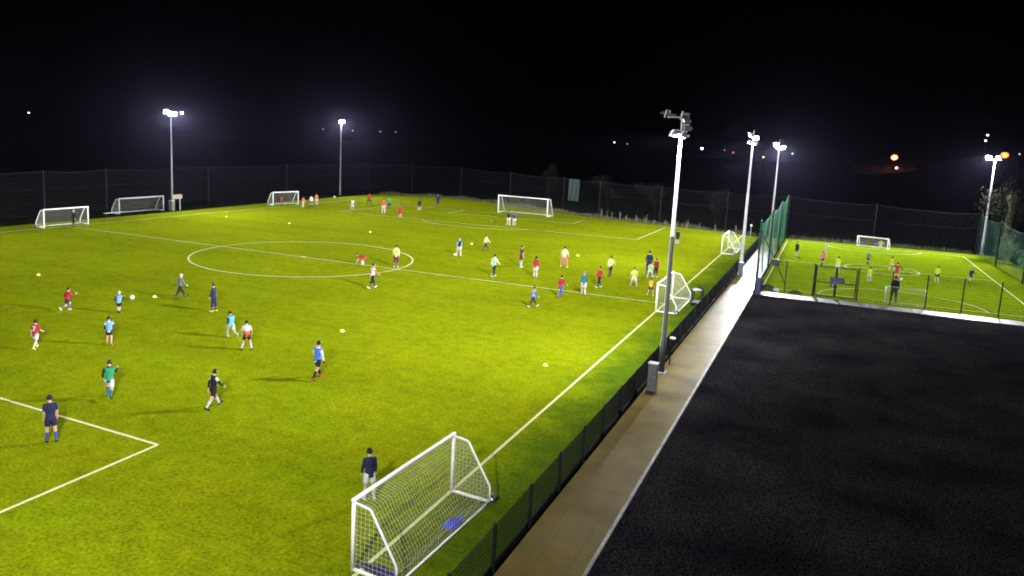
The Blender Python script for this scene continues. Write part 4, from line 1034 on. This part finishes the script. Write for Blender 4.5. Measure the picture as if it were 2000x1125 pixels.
POW = 20000.0; EXPO = 2.0; HAZE = .000016; SKY = .000012
CAM = dict(loc=(38.920,-50.497,10.238), yaw=-0.45849, pitch=0.14868, roll=0.04054, f=1472.27, dx=-114.55, dy=-68.68)
PEOPLE = [  # x, y, height, heading, pose, kit, label, group
 (7.11, -28.9, 1.32, -21.0, 'walk', 'red/_/red/white/white/yellow/dark/7', 'child in red football shirt with number 7 on the back, white shorts and yellow boots', 'footballers on the large pitch'),
 (1.77, -23.35, 1.36, 6.0, 'run', 'redL/_/red/navy/grey/white/dark', 'child in long-sleeved red hoodie and dark shorts running near the other red shirt', 'footballers on the large pitch'),
 (4.44, -22.15, 1.28, -36.0, 'run', 'blackL/sky/black/black/skin/black/pale', 'pale-haired child in sky blue bib over black sleeves, running at the white ball', 'footballers on the large pitch'),
 (9.18, -26.62, 1.32, -46.0, 'jog', 'whiteL2/sky/white/black/skin/orange/black', 'child in sky blue bib over white shoulders, black shorts and orange boots', 'footballers on the large pitch'),
 (15.21, -31.52, 1.52, -41.0, 'run', 'blackL/green/black/white/teal/teal/brown', 'child in green bib over black sleeves with white shorts and teal socks', 'footballers on the large pitch'),
 (17.13, -35.3, 1.52, -60.0, 'stand', 'navy/_/navy/navy/blue/black/black', 'child in navy kit and blue socks standing beside the penalty area line', 'footballers on the large pitch'),
 (19.22, -30.25, 1.48, 11.0, 'stride', 'blackW/_/black/black/white/black/black', 'child in black kit with white shoulder panels and white socks, walking', 'footballers on the large pitch'),
 (12.86, -22.44, 1.4, -68.0, 'run', 'blackL/sky2/black/white/white/white/black', 'child in cyan bib and white shorts running beside the red and white shirt', 'footballers on the large pitch'),
 (14.96, -23.68, 1.38, -42.0, 'apart', 'ombre/_/white/black/white/black/dark', 'child in white shirt fading to red with black shorts, legs apart', 'footballers on the large pitch'),
 (20.34, -25.37, 1.64, 9.0, 'walkout', 'whiteG/royal/white/black/black/red/dark', 'child in royal blue bib with white sleeves, black gloves and red boots', 'footballers on the large pitch'),
 (4.17, -17.48, 1.52, 24.0, 'stride', 'greyL/_/grey/blackT/black/black/white', 'white-haired adult in grey blue jacket and black trousers walking across the pitch', 'footballers on the large pitch'),
 (8.25, -18.87, 1.6, -104.0, 'stand', 'navyL/_/navy/navyT/navy/yellow/black', 'adult in dark navy tracksuit and pale yellow shoes standing on the pitch', 'footballers on the large pitch'),
 (28.08, -33.32, 1.48, -52.0, 'stand', 'navyL/_/navy/white/white/white/dark', 'goalkeeper in dark navy top and white shorts before the nearest goal, seen from behind', 'footballers on the large pitch'),
 (6.41, -0.51, 1.5, -113.0, 'bend', 'red/_/pinkred/pinkred/white/red/dark', 'player in red bending double inside the centre circle', 'footballers on the large pitch'),
 (8.59, 0.69, 1.74, -26.0, 'stand', 'whiteL/hivis/white/maroonT/maroon/white/black', 'player in bright yellow bib and maroon trousers inside the centre circle', 'footballers on the large pitch'),
 (11.68, -7.6, 1.7, 28.0, 'walk', 'orangeL/white/white/blackT/black/white/black', 'player in white bib with orange sleeves and black trousers below the centre circle', 'footballers on the large pitch'),
 (9.9, 9.42, 1.66, 144.0, 'walk', 'skyL/dark/sky/white/white/white/dark', 'player with dark bib over pale blue sleeves dribbling a ball at the feet', 'footballers on the large pitch'),
 (10.45, 13.99, 1.52, 36.0, 'stride', 'whiteL/lemon/white/blackT/black/black/dark', 'player in lemon bib and black trousers striding behind the far yellow cone', 'footballers on the large pitch'),
 (16.63, 1.77, 1.74, 17.0, 'walk', 'whiteL/mint/white/blackT/black/mint/dark', 'player in mint bib and black trousers walking above the halfway line', 'footballers on the large pitch'),
 (16.63, 7.41, 1.76, 39.0, 'stand', 'maroon/_/maroon/maroon/white/white/dark', 'player in maroon shirt and shorts with white socks standing in midfield', 'footballers on the large pitch'),
 (19.38, 3.45, 1.64, 10.0, 'stand', 'redL/_/red/white/white/red/long', 'long-haired player in red top and white shorts in midfield', 'footballers on the large pitch'),
 (19.55, 9.86, 1.74, -8.0, 'apart', 'whiteL/paleyel/white/pinkT/pink/white/dark', 'player in cream bib with pink leggings beside the small yellow cone', 'footballers on the large pitch'),
 (22.91, -6.46, 1.32, 50.0, 'stride', 'blueL/paleblue/blue/brownT/brown/white/dark', 'player in pale blue bib and brown trousers striding below the halfway line', 'footballers on the large pitch'),
 (23.38, -2.43, 1.52, 32.0, 'walk', 'redL/_/red/blueT/blue/red/dark', 'player in red top and blue trousers on the halfway line', 'footballers on the large pitch'),
 (24.42, -0.58, 1.62, -16.0, 'walk', 'tealL/_/teal/white/white/white/grey', 'player in dark teal top and white shorts on the halfway line', 'footballers on the large pitch'),
 (24.57, 2.72, 1.56, 35.0, 'walk', 'redL/_/red/blackT/black/white/dark', 'player in bright red top and black trousers with white boots', 'footballers on the large pitch'),
 (23.99, 8.01, 1.64, 21.0, 'walk', 'whiteL/lemon/white/blackT/black/black/dark', 'player in lemon bib and black trousers near the red top with white boots', 'footballers on the large pitch'),
 (26.72, 4.4, 1.5, -13.0, 'apart', 'whiteL/hivis/white/white/skin/dark/ginger', 'player in bright yellow bib and white shorts with bare legs wide apart', 'footballers on the large pitch'),
 (28.41, 2.27, 1.2, -11.0, 'apart', 'orangeL/amber/orange/dark/skin/white/dark', 'player in amber bib and dark shorts beside the mid pitch goal', 'footballers on the large pitch'),
 (26.41, 10.85, 1.92, -7.0, 'stand', 'navyL/_/navy/navyT/navy/black/dark', 'tall adult in dark navy tracksuit behind the smaller players', 'footballers on the large pitch'),
 (26.83, 9.46, 1.24, -1.0, 'apart', 'whiteL/mint/white/white/white/white/dark', 'small player in mint and white standing in front of the tall adult', 'footballers on the large pitch'),
 (27.11, 10.25, 1.46, 9.0, 'stand', 'darkredL/_/darkred/blackT/black/white/dark', 'player in dark red top beside the tall adult in navy', 'footballers on the large pitch'),
 (24.75, 32.69, 1.62, 10.0, 'stand', 'blackL/_/black/black/white/black/dark', 'player in black kit with white socks alone by the far corner', 'footballers on the large pitch'),
 (-19.56, 36.02, 1.75, -24.0, 'bendlow', 'navy/white/white/white/skin/dark/dark', 'player in white and navy leaning forward at the far penalty area corner', 'footballers on the large pitch'),
 (-22.74, 45.19, 1.78, -33.0, 'apart', 'redL/_/red/darkT/dark/dark/dark', 'player in red furthest back behind the far penalty area line', 'footballers on the large pitch'),
 (-15.13, 37.01, 1.92, -32.0, 'stand', 'redorangeL/_/redorange/white/white/white/dark', 'player in red orange top and white shorts inside the far penalty area', 'footballers on the large pitch'),
 (-17.72, 42.72, 1.7, -31.0, 'stand', 'greenL/_/green/darkT/dark/dark/dark', 'player in green top and dark trousers inside the far penalty area', 'footballers on the large pitch'),
 (-9.87, 32.5, 1.84, -30.0, 'walk', 'redL/_/red/red/skin/red/dark', 'player in red at the near edge of the far penalty area', 'footballers on the large pitch'),
 (-13.19, 43.56, 1.68, -29.0, 'stand', 'blackL/_/black/black/white/black/dark', 'player in black midway along the far penalty area', 'footballers on the large pitch'),
 (-14.47, 51.63, 1.92, -28.0, 'stand', 'navyL/_/navy/navyT/navy/black/dark', 'dark blue figure standing near the far goal line', 'footballers on the large pitch'),
 (-27.06, 34.85, 1.52, 2.0, 'walk', 'orangeL/_/orange/white/white/white/dark', 'player in orange and white shorts nearest the small far left goal', 'footballers on the large pitch'),
 (-26.32, 35.76, 1.66, -37.0, 'stand', 'whiteL/_/white/dark/dark/dark/dark', 'player in white between two orange players', 'footballers on the large pitch'),
 (-28.25, 39.53, 1.66, -37.0, 'walk', 'orangeL/_/orange/white/white/white/dark', 'player in orange behind the player in white', 'footballers on the large pitch'),
 (-30.41, 34.29, 1.2, 141.0, 'stand', 'redL/_/red/dark/dark/dark/dark', 'small goalkeeper in red inside the goal beyond the far touchline', 'footballers on the large pitch'),
 (-29.06, 0.26, 1.66, 7.0, 'stand', 'blackL/_/black/darkT/dark/black/pale', 'goalkeeper in black standing in front of the goal on the far touchline', 'footballers on the large pitch'),
 (3.61, 36.2, 1.72, -22.0, 'stand', 'blackL/_/black/white/white/white/dark', 'player in black top and white shorts in front of the full size far goal', 'footballers on the large pitch'),
 (4.14, 36.76, 1.54, -22.0, 'stand', 'indigoL/_/indigo/white/white/white/dark', 'player in indigo top and white shorts in front of the full size far goal', 'footballers on the large pitch'),
 (36.55, 32.75, 1.42, 28.0, 'stand', 'blackL/_/black/black/white/white/dark', 'player in black top and white socks near the green net on the small pitch', 'footballers on the small pitch'),
 (39.22, 37.82, 1.2, 20.0, 'stand', 'whiteL/hivis/hivis/white/white/white/dark', 'player in yellow bib standing behind the pink bib', 'footballers on the small pitch'),
 (38.96, 27.19, 1.36, 30.0, 'walk', 'pinkL/pink/pink/black/black/black/dark', 'player in pink bib and black shorts on the small pitch', 'footballers on the small pitch'),
 (40.24, 23.73, 1.38, 11.0, 'stand', 'hivisL/hivis/hivis/white/white/white/dark', 'player in yellow bib and white shorts behind the double gate', 'footballers on the small pitch'),
 (42.86, 31.22, 1.24, 43.0, 'walk', 'greyL/_/grey/dark/dark/dark/grey', 'player in grey top and dark shorts in the middle of the small pitch', 'footballers on the small pitch'),
 (42.57, 19.81, 1.2, 13.0, 'stand', 'hivisL/hivis/hivis/white/white/black/dark', 'player in yellow bib and white shorts just right of the gate', 'footballers on the small pitch'),
 (44.75, 29.15, 1.2, -26.0, 'walk', 'hivisL/hivis/hivis/white/white/white/dark', 'player in yellow bib partly behind the red top', 'footballers on the small pitch'),
 (44.74, 23.3, 1.38, 15.0, 'armsout', 'redD/_/red/pinkred/skin/red/dark', 'player in red with dark sleeves and both arms stretched wide', 'footballers on the small pitch'),
 (47.75, 23.94, 1.32, 17.0, 'stand', 'hivisL/hivis/hivis/dark/white/white/ginger', 'player in yellow bib, dark shorts and white socks, apart from the others', 'footballers on the small pitch'),
 (50.43, 26.07, 1.2, 49.0, 'walk', 'navyL/_/navy/navy/white/navy/grey', 'player in navy beside the far side line of the small pitch', 'footballers on the small pitch'),
 (44.57, 44.54, 1.26, 183.0, 'keeper', 'whiteL/lemon/white/white/white/dark/dark', 'goalkeeper in pale kit in front of the small pitch far goal', 'footballers on the small pitch'),
 (43.78, 11.18, 1.84, 10.0, 'stand', 'blackL/_/black/blackT/black/black/black', 'dark adult in black hoodie standing at the small pitch fence', 'footballers on the small pitch'),
]

build_world(); build_ground(); build_fields(); build_path(); build_people(PEOPLE); build_fences(); build_goals(); build_masts(); build_small(); build_plants(); build_far(); build_haze()
